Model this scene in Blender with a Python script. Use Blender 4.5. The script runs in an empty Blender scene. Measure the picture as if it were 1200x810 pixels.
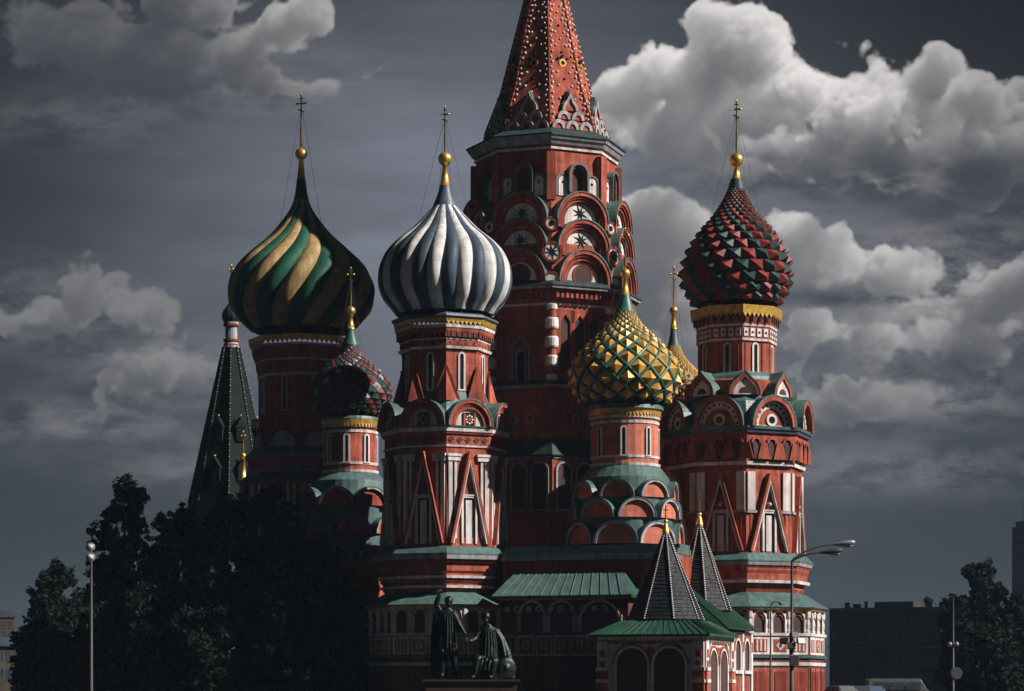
import bpy, math, random
import numpy as np
from mathutils import Vector

R_ = math.radians
sc = bpy.context.scene
COL = sc.collection
# ------------------------------------------------------------------ camera
F = 2857.0      # focal length in photo pixels (photo is 1200 wide)
HY = 812.0      # photo row of the horizon
CAMH = 1.0      # photographer crouching
cd = bpy.data.cameras.new('camera')
cam = bpy.data.objects.new('camera', cd)
COL.objects.link(cam)
cam.location = (0, 0, CAMH)
cam.rotation_euler = (R_(90), 0, 0)
cd.sensor_width = 36.0
cd.lens = 36.0 * F / 1200.0
cd.shift_y = (HY - 405.0) / 1200.0
cd.clip_start = 0.5
cd.clip_end = 20000
sc.camera = cam
# ------------------------------------------------------------------ sun
SUN_AZ, SUN_EL = 74.0, 36.0         # degrees right of the line to the camera, elevation
sv = Vector((math.sin(R_(SUN_AZ)) * math.cos(R_(SUN_EL)), -math.cos(R_(SUN_AZ)) * math.cos(R_(SUN_EL)), math.sin(R_(SUN_EL))))
sl = bpy.data.lights.new('sun', 'SUN')
sl.energy = 5.0
sl.angle = R_(0.5)
sl.color = (1.0, 0.93, 0.85)
so = bpy.data.objects.new('sun', sl)
COL.objects.link(so)
so.rotation_euler = (-sv).to_track_quat('-Z', 'Y').to_euler()
sc.view_settings.view_transform = 'Standard'
sc.view_settings.look = 'None'
sc.view_settings.exposure = 0.65
sc.view_settings.gamma = 1.0
sc.cycles.diffuse_bounces = 1
sc.cycles.max_bounces = 6
# ------------------------------------------------------------------ sky with cumulus clouds
world = bpy.data.worlds.new('World')
sc.world = world
world.use_nodes = True
world.cycles.sampling_method = 'MANUAL'
world.cycles.sample_map_resolution = 512


class NT:
    def __init__(s, tree): s.t = tree
    def n(s, typ, **kw):
        n = s.t.nodes.new(typ)
        for k, v in kw.items(): setattr(n, k, v)
        return n
    def put(s, sock, v):
        if hasattr(v, 'is_linked') or isinstance(v, bpy.types.NodeSocket): s.t.links.new(v, sock)
        else: sock.default_value = v
    def m(s, op, a, b=None, c=None, clamp=False):
        n = s.n('ShaderNodeMath', operation=op, use_clamp=clamp)
        for i, v in enumerate((a, b, c)):
            if v is not None: s.put(n.inputs[i], v)
        return n.outputs[0]
    def noise(s, vec, scale, detail=3, rough=0.5, out='Fac', dist=0.0):
        n = s.n('ShaderNodeTexNoise')
        s.put(n.inputs['Vector'], vec)
        n.inputs['Scale'].default_value = scale
        n.inputs['Detail'].default_value = detail
        n.inputs['Roughness'].default_value = rough
        n.inputs['Distortion'].default_value = dist
        return n.outputs[out]
    def comb(s, x, y, z=0.0):
        n = s.n('ShaderNodeCombineXYZ')
        for i, v in enumerate((x, y, z)): s.put(n.inputs[i], v)
        return n.outputs[0]
    def sep(s, v):
        n = s.n('ShaderNodeSeparateXYZ')
        s.put(n.inputs[0], v)
        return n.outputs
    def ramp(s, fac, stops, interp='LINEAR'):
        n = s.n('ShaderNodeValToRGB')
        n.color_ramp.interpolation = interp
        e = n.color_ramp.elements
        while len(e) < len(stops): e.new(0.5)
        for el, (p, c) in zip(e, stops):
            el.position = p
            el.color = (*c, 1) if len(c) == 3 else c
        s.put(n.inputs[0], fac)
        return n.outputs[0]
    def mix(s, fac, a, b, typ='MIX'):
        n = s.n('ShaderNodeMix', data_type='RGBA', blend_type=typ)
        s.put(n.inputs[0], fac)
        for i, v in ((6, a), (7, b)):
            if isinstance(v, tuple) and len(v) == 3: v = (*v, 1)
            s.put(n.inputs[i], v)
        return n.outputs[2]
    def smooth(s, x, a, b, lo=0.0, hi=1.0):
        n = s.n('ShaderNodeMapRange', interpolation_type='SMOOTHSTEP')
        s.put(n.inputs[0], x)
        for i, v in ((1, a), (2, b), (3, lo), (4, hi)): n.inputs[i].default_value = v
        return n.outputs[0]


# each cloud lobe: centre x, centre y (hundreds of photo pixels), half width, height above, depth below
LOBES = [
    (8.75, .55, .60, .50, .5), (8.3, .72, .5, .42, .5), (7.95, .95, .55, .42, .5), (7.4, 1.1, .36, .36, .5), (7.25, 1.45, .3, .3, .4), (9.2, 1.0, .7, .45, .5), (9.75, 1.2, .6, .40, .5),
    (10.4, .92, .42, .34, .5), (10.95, .95, .46, .36, .5), (11.35, 1.15, .4, .34, .6), (10.2, 1.45, 1.0, .5, .45), (11.9, 1.35, .5, .45, .6), (8.2, 1.5, .9, .5, .5), (12.6, 1.5, .6, .45, .6),
    (9.4, 1.75, 1.3, .3, .32), (11.2, 1.85, 1.3, .3, .35),
    (7.75, 2.6, .42, .34, .5), (7.6, 3.1, .5, .4, .6), (9.35, 2.78, .46, .34, .5), (9.85, 2.95, .5, .36, .4), (10.3, 3.15, .5, .3, .3), (10.75, 3.3, .45, .2, .18), (9.6, 3.2, .7, .3, .26),
    (11.75, 3.25, .30, .22, .3), (12.1, 3.35, .4, .3, .4), (11.5, 3.55, .4, .2, .3), (9.6, 3.82, .42, .2, .26), (10.15, 3.8, .4, .2, .26), (10.8, 3.75, .45, .22, .26), (11.4, 3.85, .5, .24, .3), (10.4, 4.0, 1.1, .2, .2),
    (10.2, 4.66, .9, .22, .16), (9.0, 1.42, .55, .4, .35),
    (3.55, .2, .36, .36, .4), (3.2, .42, .42, .34, .34), (2.6, .62, .62, .36, .3), (1.8, .62, .7, .4, .36), (.8, .4, .9, .5, .5), (2.2, .02, .7, .35, .4), (2.7, .98, .8, .2, .18),
    (.95, 3.42, .30, .22, .3), (1.3, 3.55, .28, .16, .2), (1.1, 3.72, .62, .16, .14), (.5, 3.82, .4, .08, .1),
    (1.95, 4.18, .46, .2, .26), (2.35, 4.3, .3, .16, .2), (1.6, 4.35, .4, .14, .16), (2.75, 4.45, .35, .2, .26),
]



# broad brightness of the sky, weight then centre x, y and spread (hundreds of photo pixels)
ADDED_HAZE = .000065  # density of the volume added to lift the darks
SKY_VAL = .028
VEIL = [(.76, 5.2, 2.4, 3.4, 2.6), (.40, 8.6, 3.6, 3.2, 2.0), (.06, 9.0, 5.8, 4.5, 1.4), (.08, 1.5, 4.5, 3, 2.4)]
VEIL_COL = (1.22, 1.31, 1.62)
STRATUS = [(1.0, 9.3, 2.12, 2.2, .26), (.9, 11.4, 2.15, 1.2, .42), (.8, 10.8, 3.52, 1.5, .14), (.9, 11.0, 4.25, 1.6, .2), (.6, 9.6, 3.5, 1.0, .12), (.7, .9, 1.1, 2.0, .4), (.7, 2.4, 1.15, 1.3, .22), (.6, .6, .2, 1.2, .5), (.6, .8, 3.9, .9, .14), (.6, .7, 5.3, 1.4, .2), (.6, 10.5, 5.05, 1.8, .14)]
BANDS = [(.8, 2.0, 4.25, .9, .4), (.6, 1.0, 4.95, 1.8, .32), (.5, 2.3, 5.5, 1.1, .24), (.95, 10.4, 4.65, 1.7, .34), (.95, 10.4, 3.8, 1.8, .45), (.6, 10.4, 5.5, 1.9, .28), (.9, 8.0, 2.9, 1.3, 1.1), (.8, 11.0, 3.0, 1.4, .6), (.5, 3.0, .9, 1.4, .4), (.4, 1.0, 1.4, 1.4, .3), (.5, .5, 3.6, 1.2, .5)]
BAND_COL = (1.45, 1.42, 1.52)
STRATUS_COL = (.33, .37, .44)
LIT = [(1.1, 8.6, 1.0, 2.9, 2.0), (.42, 10.3, 3.4, 2.2, 1.4), (.45, 3.5, .25, .8, .8), (.17, 1.4, 4.0, 2.2, 1.0)]
CLOUD_LIT = (4.6, 4.35, 4.2)
CLOUD_DARK = (.30, .335, .40)
CLOUD_OP = .96
X0, X1, Y0, Y1 = -1.0, 13.0, -1.2, 7.2        # hundreds of photo pixels


def cloud_map(nx=980, ny=588, nz=36, zr=1.1):
    rng = np.random.default_rng(14)
    f4 = np.float32
    px = np.linspace(X0, X1, nx, dtype=f4)
    py = np.linspace(Y0, Y1, ny, dtype=f4)
    pz = np.linspace(-zr, zr, nz, dtype=f4)

    def wmat(c, freq, n):                      # smooth interpolation weights onto a random lattice
        p = (c - c[0]) * freq + .37
        i = np.floor(p).astype(int)
        f = p - i
        W = np.zeros((len(c), n), f4)
        r = np.arange(len(c))
        for k, w in ((-1, (1 - f) ** 3 / 6), (0, (3 * f ** 3 - 6 * f ** 2 + 4) / 6), (1, (-3 * f ** 3 + 3 * f ** 2 + 3 * f + 1) / 6), (2, f ** 3 / 6)):
            W[r, np.clip(i + 1 + k, 0, n - 1)] += w
        return W

    def vnoise(freq, fy=None, fz=None):
        fy = fy or freq; fz = fz or freq
        n = [int((c[-1] - c[0]) * q + 5) for c, q in ((pz, fz), (py, fy), (px, freq))]
        g = rng.uniform(-1, 1, n).astype(f4)
        g = np.tensordot(wmat(pz, fz, n[0]), g, (1, 0))
        g = np.matmul(wmat(py, fy, n[1])[None], g)
        return np.matmul(g, wmat(px, freq, n[2]).T[None]) * f4(1.9)

    wx = vnoise(1.3) * .22 + vnoise(3.1) * .10
    wy = vnoise(1.3) * .15 + vnoise(3.1) * .09
    X = px[None, None] + wx
    Y = py[None, :, None] + wy
    Z = pz[:, None, None] + wx[::-1] * .6
    E = np.full(X.shape, -9., f4)
    lr = np.random.default_rng(5)
    for cx, cy, rx, ru, rd in LOBES:
        a0, a1 = np.searchsorted(px, [cx - rx - 1.2, cx + rx + 1.2])
        b0, b1 = np.searchsorted(py, [cy - ru - 1.0, cy + rd + 1.0])
        s = np.s_[:, b0:b1, a0:a1]
        dy = Y[s] - f4(cy)
        dy = np.maximum(dy / f4(-ru), dy / f4(rd))
        rz = .5 * (rx + ru)
        q = np.sqrt(((X[s] - f4(cx)) / f4(rx)) ** 2 + dy * dy + ((Z[s] - f4(lr.uniform(-.3, .3))) / f4(rz)) ** 2)
        q = (1 - q) * f4(min(1, ru * 2.2))
        k = f4(.08)                            # smooth union
        hh = np.clip(.5 + .5 * (q - E[s]) / k, 0, 1)
        E[s] = E[s] + (q - E[s]) * hh + k * hh * (1 - hh)
    D = E - f4(.03)
    amp = .46
    for fr in (1.9, 4.0, 8.3, 17.0, 34.0):
        n = vnoise(fr, fr, min(fr, 15))
        if fr < 16: n = np.abs(n) * 1.55 - .46    # billows
        D = D + f4(amp) * n
        amp *= .60
    del wx, wy, X, Y, Z
    dens = np.clip((D + .06) / .36, 0, 1)
    dens = dens * dens * (3 - 2 * dens)
    cell = f4((Y1 - Y0) / ny)
    # optical depth towards the sun, swept row by row from the top
    L = np.array([.42, .64, .64])              # right, up, towards the viewer
    sx = L[0] / L[1]
    sz = L[2] / L[1] * float(cell) / (2 * zr / nz)
    OD = np.zeros_like(dens)
    step = cell / f4(L[1])

    def shift(a, k, ax):
        i = int(np.floor(k)); f = k - i
        def sh(a, i):
            o = np.zeros_like(a)
            n = a.shape[ax]
            if i >= n: return o
            if ax == 1: o[:, :n - i] = a[:, i:]
            else: o[i:, :] = a[:n - i, :]
            return o
        return sh(a, i) * f4(1 - f) + sh(a, i + 1) * f4(f)
    row = np.zeros((nz, nx), f4)
    for j in range(ny):
        if j: row = shift(shift(row, sx, 1), sz, 0) * f4(.994) + dens[:, j - 1] * step
        OD[:, j] = row
    up = np.cumsum(dens, 1, dtype=f4) * cell   # thickness straight above: light from the sky
    T = np.ones((ny, nx), f4)
    lum = np.zeros((ny, nx), f4)
    dz = 2 * zr / nz
    for k in range(nz - 1, -1, -1):            # nearest slice first (towards the viewer is +z)
        a = 1 - np.exp(-dens[k] * f4(dz * 26))
        s = .52 * np.exp(-OD[k] * 6) + .44 * np.exp(-OD[k] * 1.25) + .06 * np.exp(-up[k] * 1.6)
        lum += T * a * s
        T *= 1 - a
    alpha = 1 - T
    return lum / np.maximum(alpha, .02), alpha

def build_sky():
    lum, alpha = cloud_map()
    ny, nx = lum.shape
    img = bpy.data.images.new('clouds', nx, ny, float_buffer=True, alpha=False)
    img.colorspace_settings.name = 'Non-Color'
    buf = np.ones((ny, nx, 4), np.float32)
    buf[..., 0] = lum[::-1]; buf[..., 1] = alpha[::-1]
    img.pixels.foreach_set(buf.ravel())
    img.update(); img.pack()
    t = NT(world.node_tree)
    world.node_tree.nodes.clear()
    out = t.n('ShaderNodeOutputWorld'); bg = t.n('ShaderNodeBackground')
    bg.inputs['Strength'].default_value = 0.1
    t.t.links.new(bg.outputs[0], out.inputs[0])
    sky = t.n('ShaderNodeTexSky', sky_type='NISHITA')
    sky.sun_disc = False
    sky.sun_elevation = R_(SUN_EL)
    sky.sun_rotation = R_(180 - SUN_AZ)
    hs = t.n('ShaderNodeHueSaturation')
    hs.inputs['Saturation'].default_value = .5
    hs.inputs['Value'].default_value = SKY_VAL
    t.t.links.new(sky.outputs[0], hs.inputs['Color'])
    d = t.sep(t.n('ShaderNodeTexCoord').outputs['Generated'])
    yy = t.m('MAXIMUM', t.m('ABSOLUTE', d[1]), .12)
    gx = t.m('MULTIPLY_ADD', t.m('DIVIDE', d[0], yy), F / 100, 6.0)
    gy = t.m('MULTIPLY_ADD', t.m('DIVIDE', d[2], yy), -F / 100, HY / 100)
    front = t.m('GREATER_THAN', d[1], 0.0)

    def gauss(cx, cy, sx, sy):
        a = t.m('MULTIPLY', t.m('SUBTRACT', gx, cx), 1 / sx)
        b = t.m('MULTIPLY', t.m('SUBTRACT', gy, cy), 1 / sy)
        return t.m('EXPONENT', t.m('MULTIPLY', t.m('MULTIPLY_ADD', a, a, t.m('MULTIPLY', b, b)), -1.0))

    def total(*gs):
        acc = None
        for w, *g in gs:
            v = t.m('MULTIPLY', gauss(*g), w)
            acc = v if acc is None else t.m('ADD', acc, v)
        return acc
    # thin high veil, thickest round the middle of the view, in level streaks
    streak = t.noise(t.comb(t.m('MULTIPLY', gx, .33), t.m('MULTIPLY', gy, 2.4), .5), 1.0, 6, .6)
    soft = t.noise(t.comb(t.m('MULTIPLY', gx, .55), gy, 8.5), .9, 5, .55)
    veil = t.m('MULTIPLY', t.m('MULTIPLY', total(*VEIL), front), t.m('MULTIPLY_ADD', streak, .9, t.m('MULTIPLY_ADD', soft, .7, .2)))
    base = t.mix(1.0, hs.outputs[0], t.mix(t.m('MULTIPLY', veil, 1.0, clamp=True), (0, 0, 0), VEIL_COL), 'ADD')
    # low grey stratus hanging under the heaps
    strat = t.m('MULTIPLY', total(*STRATUS), t.smooth(t.noise(t.comb(t.m('MULTIPLY', gx, .8), t.m('MULTIPLY', gy, 2.2), 2.5), 1.3, 6, .6), .32, .6))
    band = t.m('MULTIPLY', t.m('MULTIPLY', total(*BANDS), front), t.smooth(t.noise(t.comb(t.m('MULTIPLY', gx, .7), t.m('MULTIPLY', gy, 1.7), 7.7), 1.9, 9, .66), .34, .66))
    base = t.mix(t.m('MULTIPLY', band, 1.0, clamp=True), base, BAND_COL)
    tex = t.n('ShaderNodeTexImage', extension='CLIP', interpolation='Cubic')
    tex.image = img
    u = t.m('MULTIPLY_ADD', gx, 1 / (X1 - X0), -X0 / (X1 - X0))
    v = t.m('MULTIPLY_ADD', gy, -1 / (Y1 - Y0), 1 + Y0 / (Y1 - Y0))
    t.put(tex.inputs[0], t.comb(u, v))
    cs = t.n('ShaderNodeSeparateColor')
    t.put(cs.inputs[0], tex.outputs[0])
    alpha = t.m('MULTIPLY', t.m('MULTIPLY', cs.outputs[1], front), t.smooth(cs.outputs[0], .03, .34, .50, 1.0))
    lit = t.m('ADD', total(*LIT), .12)
    k = t.m('MULTIPLY', cs.outputs[0], lit)
    ccol = t.mix(1.0, t.mix(1.0, t.comb(k, k, k), CLOUD_LIT, 'MULTIPLY'), CLOUD_DARK, 'ADD')
    col = t.mix(t.m('MULTIPLY', alpha, CLOUD_OP), base, ccol)
    col = t.mix(t.m('MULTIPLY', t.m('MULTIPLY', strat, .85, clamp=True), front), col, STRATUS_COL)
    t.t.links.new(col, bg.inputs['Color'])


build_sky()
# ------------------------------------------------------------------ materials
def mat(name, col, rough=.7, metal=0.0, var=.25, scale=1.2, streak=.0, bump=.0, bscale=12.0, spec=.4, grime=None, course=0, seam=0):
    m = bpy.data.materials.new(name)
    m.use_nodes = True
    t = NT(m.node_tree)
    b = m.node_tree.nodes['Principled BSDF']
    co = t.n('ShaderNodeTexCoord').outputs['Object']
    n1 = t.noise(co, scale, 6, .6)
    f = t.smooth(n1, .28, .72, 1 - var, 1 + var * .55)
    n2 = t.noise(co, scale * 9, 4, .6)
    f = t.m('MULTIPLY', f, t.smooth(n2, .25, .75, 1 - var * .55, 1 + var * .4))
    if streak:
        x, y, z = t.sep(co)
        n3 = t.noise(t.comb(t.m('MULTIPLY', x, 2.2), t.m('MULTIPLY', y, 2.2), t.m('MULTIPLY', z, .16)), 1.0, 5, .65)
        f = t.m('MULTIPLY', f, t.smooth(n3, .38, .66, 1 - streak, 1.08))
    if course or seam:
        x, y, z = t.sep(co)
        q = t.m('MULTIPLY', z, course or seam)
        wn = t.n('ShaderNodeTexWhiteNoise', noise_dimensions='3D')
        if course: t.put(wn.inputs['Vector'], t.comb(t.m('FLOOR', t.m('MULTIPLY', t.m('ADD', x, y), course * .45)), t.m('FLOOR', t.m('MULTIPLY', t.m('SUBTRACT', x, y), course * .45)), t.m('FLOOR', q)))
        else: t.put(wn.inputs['Vector'], t.comb(0.0, 0.0, t.m('FLOOR', q)))
        f = t.m('MULTIPLY', f, t.m('MULTIPLY_ADD', wn.outputs['Value'], .26 if course else .16, .86 if course else .92))
        f = t.m('MULTIPLY', f, t.smooth(t.m('FRACT', q), .0, .07 if seam else .2, .72 if seam else .84, 1.0))
    c = t.mix(1.0, col, t.comb(f, f, f), 'MULTIPLY')
    if grime:
        n4 = t.noise(co, scale * 2.3, 7, .7)
        c = t.mix(t.smooth(n4, .52, .72, 0, .75), c, grime)
    t.put(b.inputs['Base Color'], c)
    t.put(b.inputs['Roughness'], t.smooth(n2, .2, .8, max(.02, rough - .12), min(1, rough + .12)))
    b.inputs['Metallic'].default_value = metal
    b.inputs['Specular IOR Level'].default_value = spec
    if bump:
        bn = t.n('ShaderNodeBump')
        bn.inputs['Strength'].default_value = bump
        bn.inputs['Distance'].default_value = .05
        t.put(bn.inputs['Height'], t.noise(co, bscale, 5, .6))
        t.put(b.inputs['Normal'], bn.outputs[0])
    return m


BRICK = mat('red_painted_brick', (.385, .098, .065), .85, course=2.2, var=.30, scale=.6, streak=.42, spec=.12)
BRICKD = mat('dark_red_brick', (.26, .055, .035), .88, var=.3, scale=.7, streak=.4, spec=.12)
SALMON = mat('salmon_plaster', (.50, .155, .10), .8, course=2.2, var=.2, scale=.8, streak=.2, spec=.2)
WHITE = mat('white_limewash', (.66, .60, .59), .85, var=.18, scale=1.1, streak=.36, spec=.2, bump=.2)
OFFW = mat('greyed_limewash', (.42, .40, .42), .88, var=.25, scale=1.0, streak=.45, spec=.2)
TEAL = mat('painted_roof_metal', (.072, .132, .13), .5, var=.22, scale=.8, streak=.3, bump=.25, bscale=4)
DTEAL = mat('dark_roof_metal', (.03, .056, .057), .6, var=.25, scale=.8, streak=.3, spec=.2)
GREEN = mat('green_roof_metal', (.016, .068, .042), .5, var=.25, scale=.8, streak=.25, bump=.25, bscale=4)
SLATE = mat('grey_blue_roof_metal', (.07, .095, .125), .5, var=.2, scale=1.0, streak=.25)
GREY = mat('grey_stone_moulding', (.30, .31, .33), .85, var=.25, scale=1.3, streak=.35)
GOLD = mat('gilding', (.95, .60, .13), .33, metal=.85, var=.22, scale=2.5)
GOLDP = mat('ochre_gold_paint', (.66, .36, .07), .45, metal=.2, var=.25, scale=1.8, streak=.2)
GLASS = mat('dark_window_pane', (.012, .014, .018), .18, var=.3, spec=.6)
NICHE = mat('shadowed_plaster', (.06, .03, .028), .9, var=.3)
STONE = mat('dark_granite', (.07, .065, .066), .6, var=.35, scale=2.0, bump=.2)
BRONZE = mat('patinated_bronze', (.012, .018, .018), .4, metal=.5, var=.5, scale=2.2, spec=.4, bump=1.0, bscale=3.0, grime=(.02, .042, .038))
STEEL = mat('painted_steel', (.04, .042, .045), .6, var=.2)
LAMPW = mat('lamp_housing', (.22, .225, .235), .35, metal=.2, var=.15)
TILE = mat('black_glazed_tile', (.018, .021, .026), .5, var=.5, scale=3.0, spec=.07)
TILE2 = mat('bright_glazed_tile', (.016, .018, .021), .3, var=.5, scale=3.0, spec=.04)
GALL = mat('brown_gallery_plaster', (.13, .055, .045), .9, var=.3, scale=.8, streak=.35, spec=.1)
DARKT = mat('dark_green_glazed_tile', (.008, .013, .012), .7, var=.4, scale=2.0, bump=.5, bscale=5, spec=.1)
NAVY = mat('blue_grey_paint', (.042, .066, .098), .6, spec=.25, var=.18, scale=1.0, streak=.2, seam=.9)
STRIPEW = mat('white_dome_paint', (.60, .59, .60), .62, spec=.2, var=.14, scale=.9, streak=.3, seam=.9)
TAN = mat('tan_yellow_paint', (.36, .245, .105), .65, spec=.2, var=.2, scale=.8, streak=.35, seam=.9)
DGREEN = mat('deep_green_paint', (.014, .082, .05), .65, spec=.2, var=.2, scale=.8, streak=.25, seam=.9)
BLACKG = mat('black_green_paint', (.012, .018, .018), .5, var=.3, scale=.8)
STUDR = mat('dome_red_paint', (.20, .026, .021), .55, var=.4, scale=1.6, spec=.25)
STUDG = mat('dome_teal_paint', (.016, .047, .046), .55, var=.4, scale=1.6, spec=.25)
LATG = mat('lattice_green_paint', (.025, .10, .085), .45, var=.25, scale=1.4)
TRIMG = mat('gold_trim', (.58, .36, .075), .4, metal=.5, var=.35, scale=2.4)


# ------------------------------------------------------------------ mesh helpers
class MB:
    def __init__(s): s.v = []; s.f = []; s.m = []; s.sm = []
    def add(s, vs, fs, m=0, smooth=False):
        o = len(s.v)
        s.v += [tuple(v) for v in vs]
        for f in fs:
            s.f.append([i + o for i in f]); s.m.append(m); s.sm.append(smooth)
    def quad(s, a, b, c, d, m=0): s.add([a, b, c, d], [(0, 1, 2, 3)], m)
    def prism(s, fr, pts, d0, d1, m=0, mside=None, back=False):
        """outline in frame pixels (s, row), extruded from d0 to d1 outwards"""
        n = len(pts)
        A = [fr.P(x, y, d0) for x, y in pts]; B = [fr.P(x, y, d1) for x, y in pts]
        ms = m if mside is None else mside
        s.add(B, [tuple(range(n))], m)
        s.add(A + B, [(i, (i + 1) % n, n + (i + 1) % n, n + i) for i in range(n)], ms)
        if back: s.add(A, [tuple(range(n - 1, -1, -1))], ms)
    def box(s, fr, s0, s1, y0, y1, d0, d1, m=0, mside=None):
        s.prism(fr, [(s0, y1), (s1, y1), (s1, y0), (s0, y0)], d0, d1, m, mside)
    def ring(s, fr, cs, cy, ri, ro, d0, d1, m=0, a0=0, a1=180, n=14, sy=1.0, pt=0.0, ms=None):
        """arch band, semicircle by default; pt lifts the crown to an ogee point"""
        ms = m if ms is None else ms
        def P(r, a, d):
            k = 1 + pt * max(0, 1 - abs(a - 90) / 32) ** 1.6
            return fr.P(cs + r * math.cos(R_(a)), cy - r * math.sin(R_(a)) * sy * k, d)
        an = [a0 + (a1 - a0) * i / n for i in range(n + 1)]
        for a, b in zip(an, an[1:]):
            s.quad(P(ri, a, d1), P(ro, a, d1), P(ro, b, d1), P(ri, b, d1), m)
            s.quad(P(ro, a, d0), P(ro, b, d0), P(ro, b, d1), P(ro, a, d1), ms)
            if ri > 0: s.quad(P(ri, b, d0), P(ri, a, d0), P(ri, a, d1), P(ri, b, d1), m)
        if abs(a1 - a0) < 359:
            for a in (a0, a1): s.quad(P(ri, a, d0), P(ro, a, d0), P(ro, a, d1), P(ri, a, d1), ms)
    def disc(s, fr, cs, cy, r, d0, d1, m=0, a0=0, a1=360, n=20, sy=1.0, ms=None):
        pts = [(cs + r * math.cos(R_(a0 + (a1 - a0) * i / n)), cy - r * sy * math.sin(R_(a0 + (a1 - a0) * i / n))) for i in range(n + (0 if a1 - a0 >= 360 else 1))]
        s.prism(fr, pts, d0, d1, m, ms)
    def arch(s, fr, cs, y0, y1, w, d0, d1, m=0, n=8, ms=None, pointed=0.0):
        """round-headed upright panel: bottom row y1, top row y0, half width w"""
        yc = y0 + w * (1 + pointed)
        pts = [(cs - w, y1), (cs + w, y1)]
        for i in range(n + 1):
            a = math.pi * i / n
            k = (1 + pointed * max(0, math.sin(a)) ** 3)
            pts.append((cs + w * math.cos(a), yc - w * math.sin(a) * k))
        s.prism(fr, pts, d0, d1, m, ms)
    def archframe(s, fr, cs, y0, y1, wi, wo, d0, d1, m=0):
        yc = y0 + wo
        s.ring(fr, cs, yc, wi, wo, d0, d1, m, n=8)
        s.box(fr, cs - wo, cs - wi, yc, y1, d0, d1, m)
        s.box(fr, cs + wi, cs + wo, yc, y1, d0, d1, m)
    def strip(s, fr, a, b, w, d0, d1, m=0, ms=None):
        dx, dy = b[0] - a[0], b[1] - a[1]
        l = math.hypot(dx, dy) or 1
        nx, ny = -dy / l * w / 2, dx / l * w / 2
        s.prism(fr, [(a[0] + nx, a[1] + ny), (b[0] + nx, b[1] + ny), (b[0] - nx, b[1] - ny), (a[0] - nx, a[1] - ny)], d0, d1, m, ms)
    def loft(s, rings, m=0, smooth=False, cap0=True, cap1=True, closed=True):
        n = len(rings[0])
        vs = [p for r in rings for p in r]
        fs = []
        for j in range(len(rings) - 1):
            for i in range(n if closed else n - 1):
                k = (i + 1) % n
                fs.append((j * n + i, j * n + k, (j + 1) * n + k, (j + 1) * n + i))
        s.add(vs, fs, m, smooth)
        if cap0: s.add(rings[0], [tuple(range(n - 1, -1, -1))], m)
        if cap1: s.add(rings[-1], [tuple(range(n))], m)
    def tube(s, pts, rad, n=8, m=0, smooth=True):
        rings = []
        for i, p in enumerate(pts):
            p = Vector(p)
            d = (Vector(pts[min(i + 1, len(pts) - 1)]) - Vector(pts[max(i - 1, 0)])).normalized()
            a = d.cross(Vector((0, 0, 1)))
            if a.length < .05: a = d.cross(Vector((1, 0, 0)))
            a.normalize(); b = d.cross(a)
            r = rad[i] if isinstance(rad, (list, tuple)) else rad
            rings.append([p + a * math.cos(2 * math.pi * k / n) * r + b * math.sin(2 * math.pi * k / n) * r for k in range(n)])
        s.loft(rings, m, smooth)
    def ball(s, c, r, m=0, n=14, k=10, smooth=True, sz=1.0):
        c = Vector(c)
        rings = []
        for j in range(k + 1):
            t = math.pi * (j / k * .996 + .002)
            rings.append([c + Vector((math.sin(t) * math.cos(2 * math.pi * i / n), math.sin(t) * math.sin(2 * math.pi * i / n), -math.cos(t) * sz)) * r for i in range(n)])
        s.loft(rings, m, smooth)
    def build(s, name, mats, parent=None, loc=(0, 0, 0), fixn=False):
        me = bpy.data.meshes.new(name)
        me.from_pydata(s.v, [], s.f)
        for m in (mats if isinstance(mats, (list, tuple)) else [mats]): me.materials.append(m)
        me.polygons.foreach_set('material_index', s.m)
        me.polygons.foreach_set('use_smooth', s.sm)
        me.update()
        o = bpy.data.objects.new(name, me)
        COL.objects.link(o)
        o.location = loc
        if parent is not None: o.parent = parent
        return o


def empty(name, loc, rz=0):
    o = bpy.data.objects.new(name, None)
    o.empty_display_size = .5
    o.location = loc
    o.rotation_euler = (0, 0, rz)
    COL.objects.link(o)
    return o


def tag(o, label=None, cat=None, group=None, kind=None):
    for k, v in (('label', label), ('category', cat), ('group', group), ('kind', kind)):
        if v: o[k] = v
    return o


def dirv(phi): return Vector((math.sin(R_(phi)), -math.cos(R_(phi)), 0))


class Frame:
    """an upright working plane: s to the right, image row for height, d outwards, all in photo pixels"""
    def __init__(s, o, phi, fu, u): s.o = Vector(o); s.n = dirv(phi); s.t = Vector((math.cos(R_(phi)), math.sin(R_(phi)), 0)); s.fu = fu; s.u = u
    def P(s, x, y, d):
        p = s.o + s.t * (x * s.fu) + s.n * (d * s.u)
        p.z = CAMH + (HY - y) * s.fu
        return p


ROT = 3.0
C8 = math.cos(R_(22.5))
FACES = [22.5 + 45 * k + ROT for k in (-3, -2, -1, 0, 1, 2)]
MAIN = [22.5 + 45 * k + ROT for k in (-2, -1, 0, 1)]


def crom(prof, n):
    """smooth curve through (row, half width) points"""
    out = []
    P = [prof[0]] + list(prof) + [prof[-1]]
    seg = len(prof) - 1
    for i in range(n + 1):
        t = i / n * seg
        k = min(int(t), seg - 1); f = t - k
        a, b, c, d = P[k:k + 4]
        out.append(tuple(.5 * (2 * b[q] + (c[q] - a[q]) * f + (2 * a[q] - 5 * b[q] + 4 * c[q] - d[q]) * f * f + (3 * b[q] - a[q] - 3 * c[q] + d[q]) * f ** 3) for q in (0, 1)))
    return out


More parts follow.
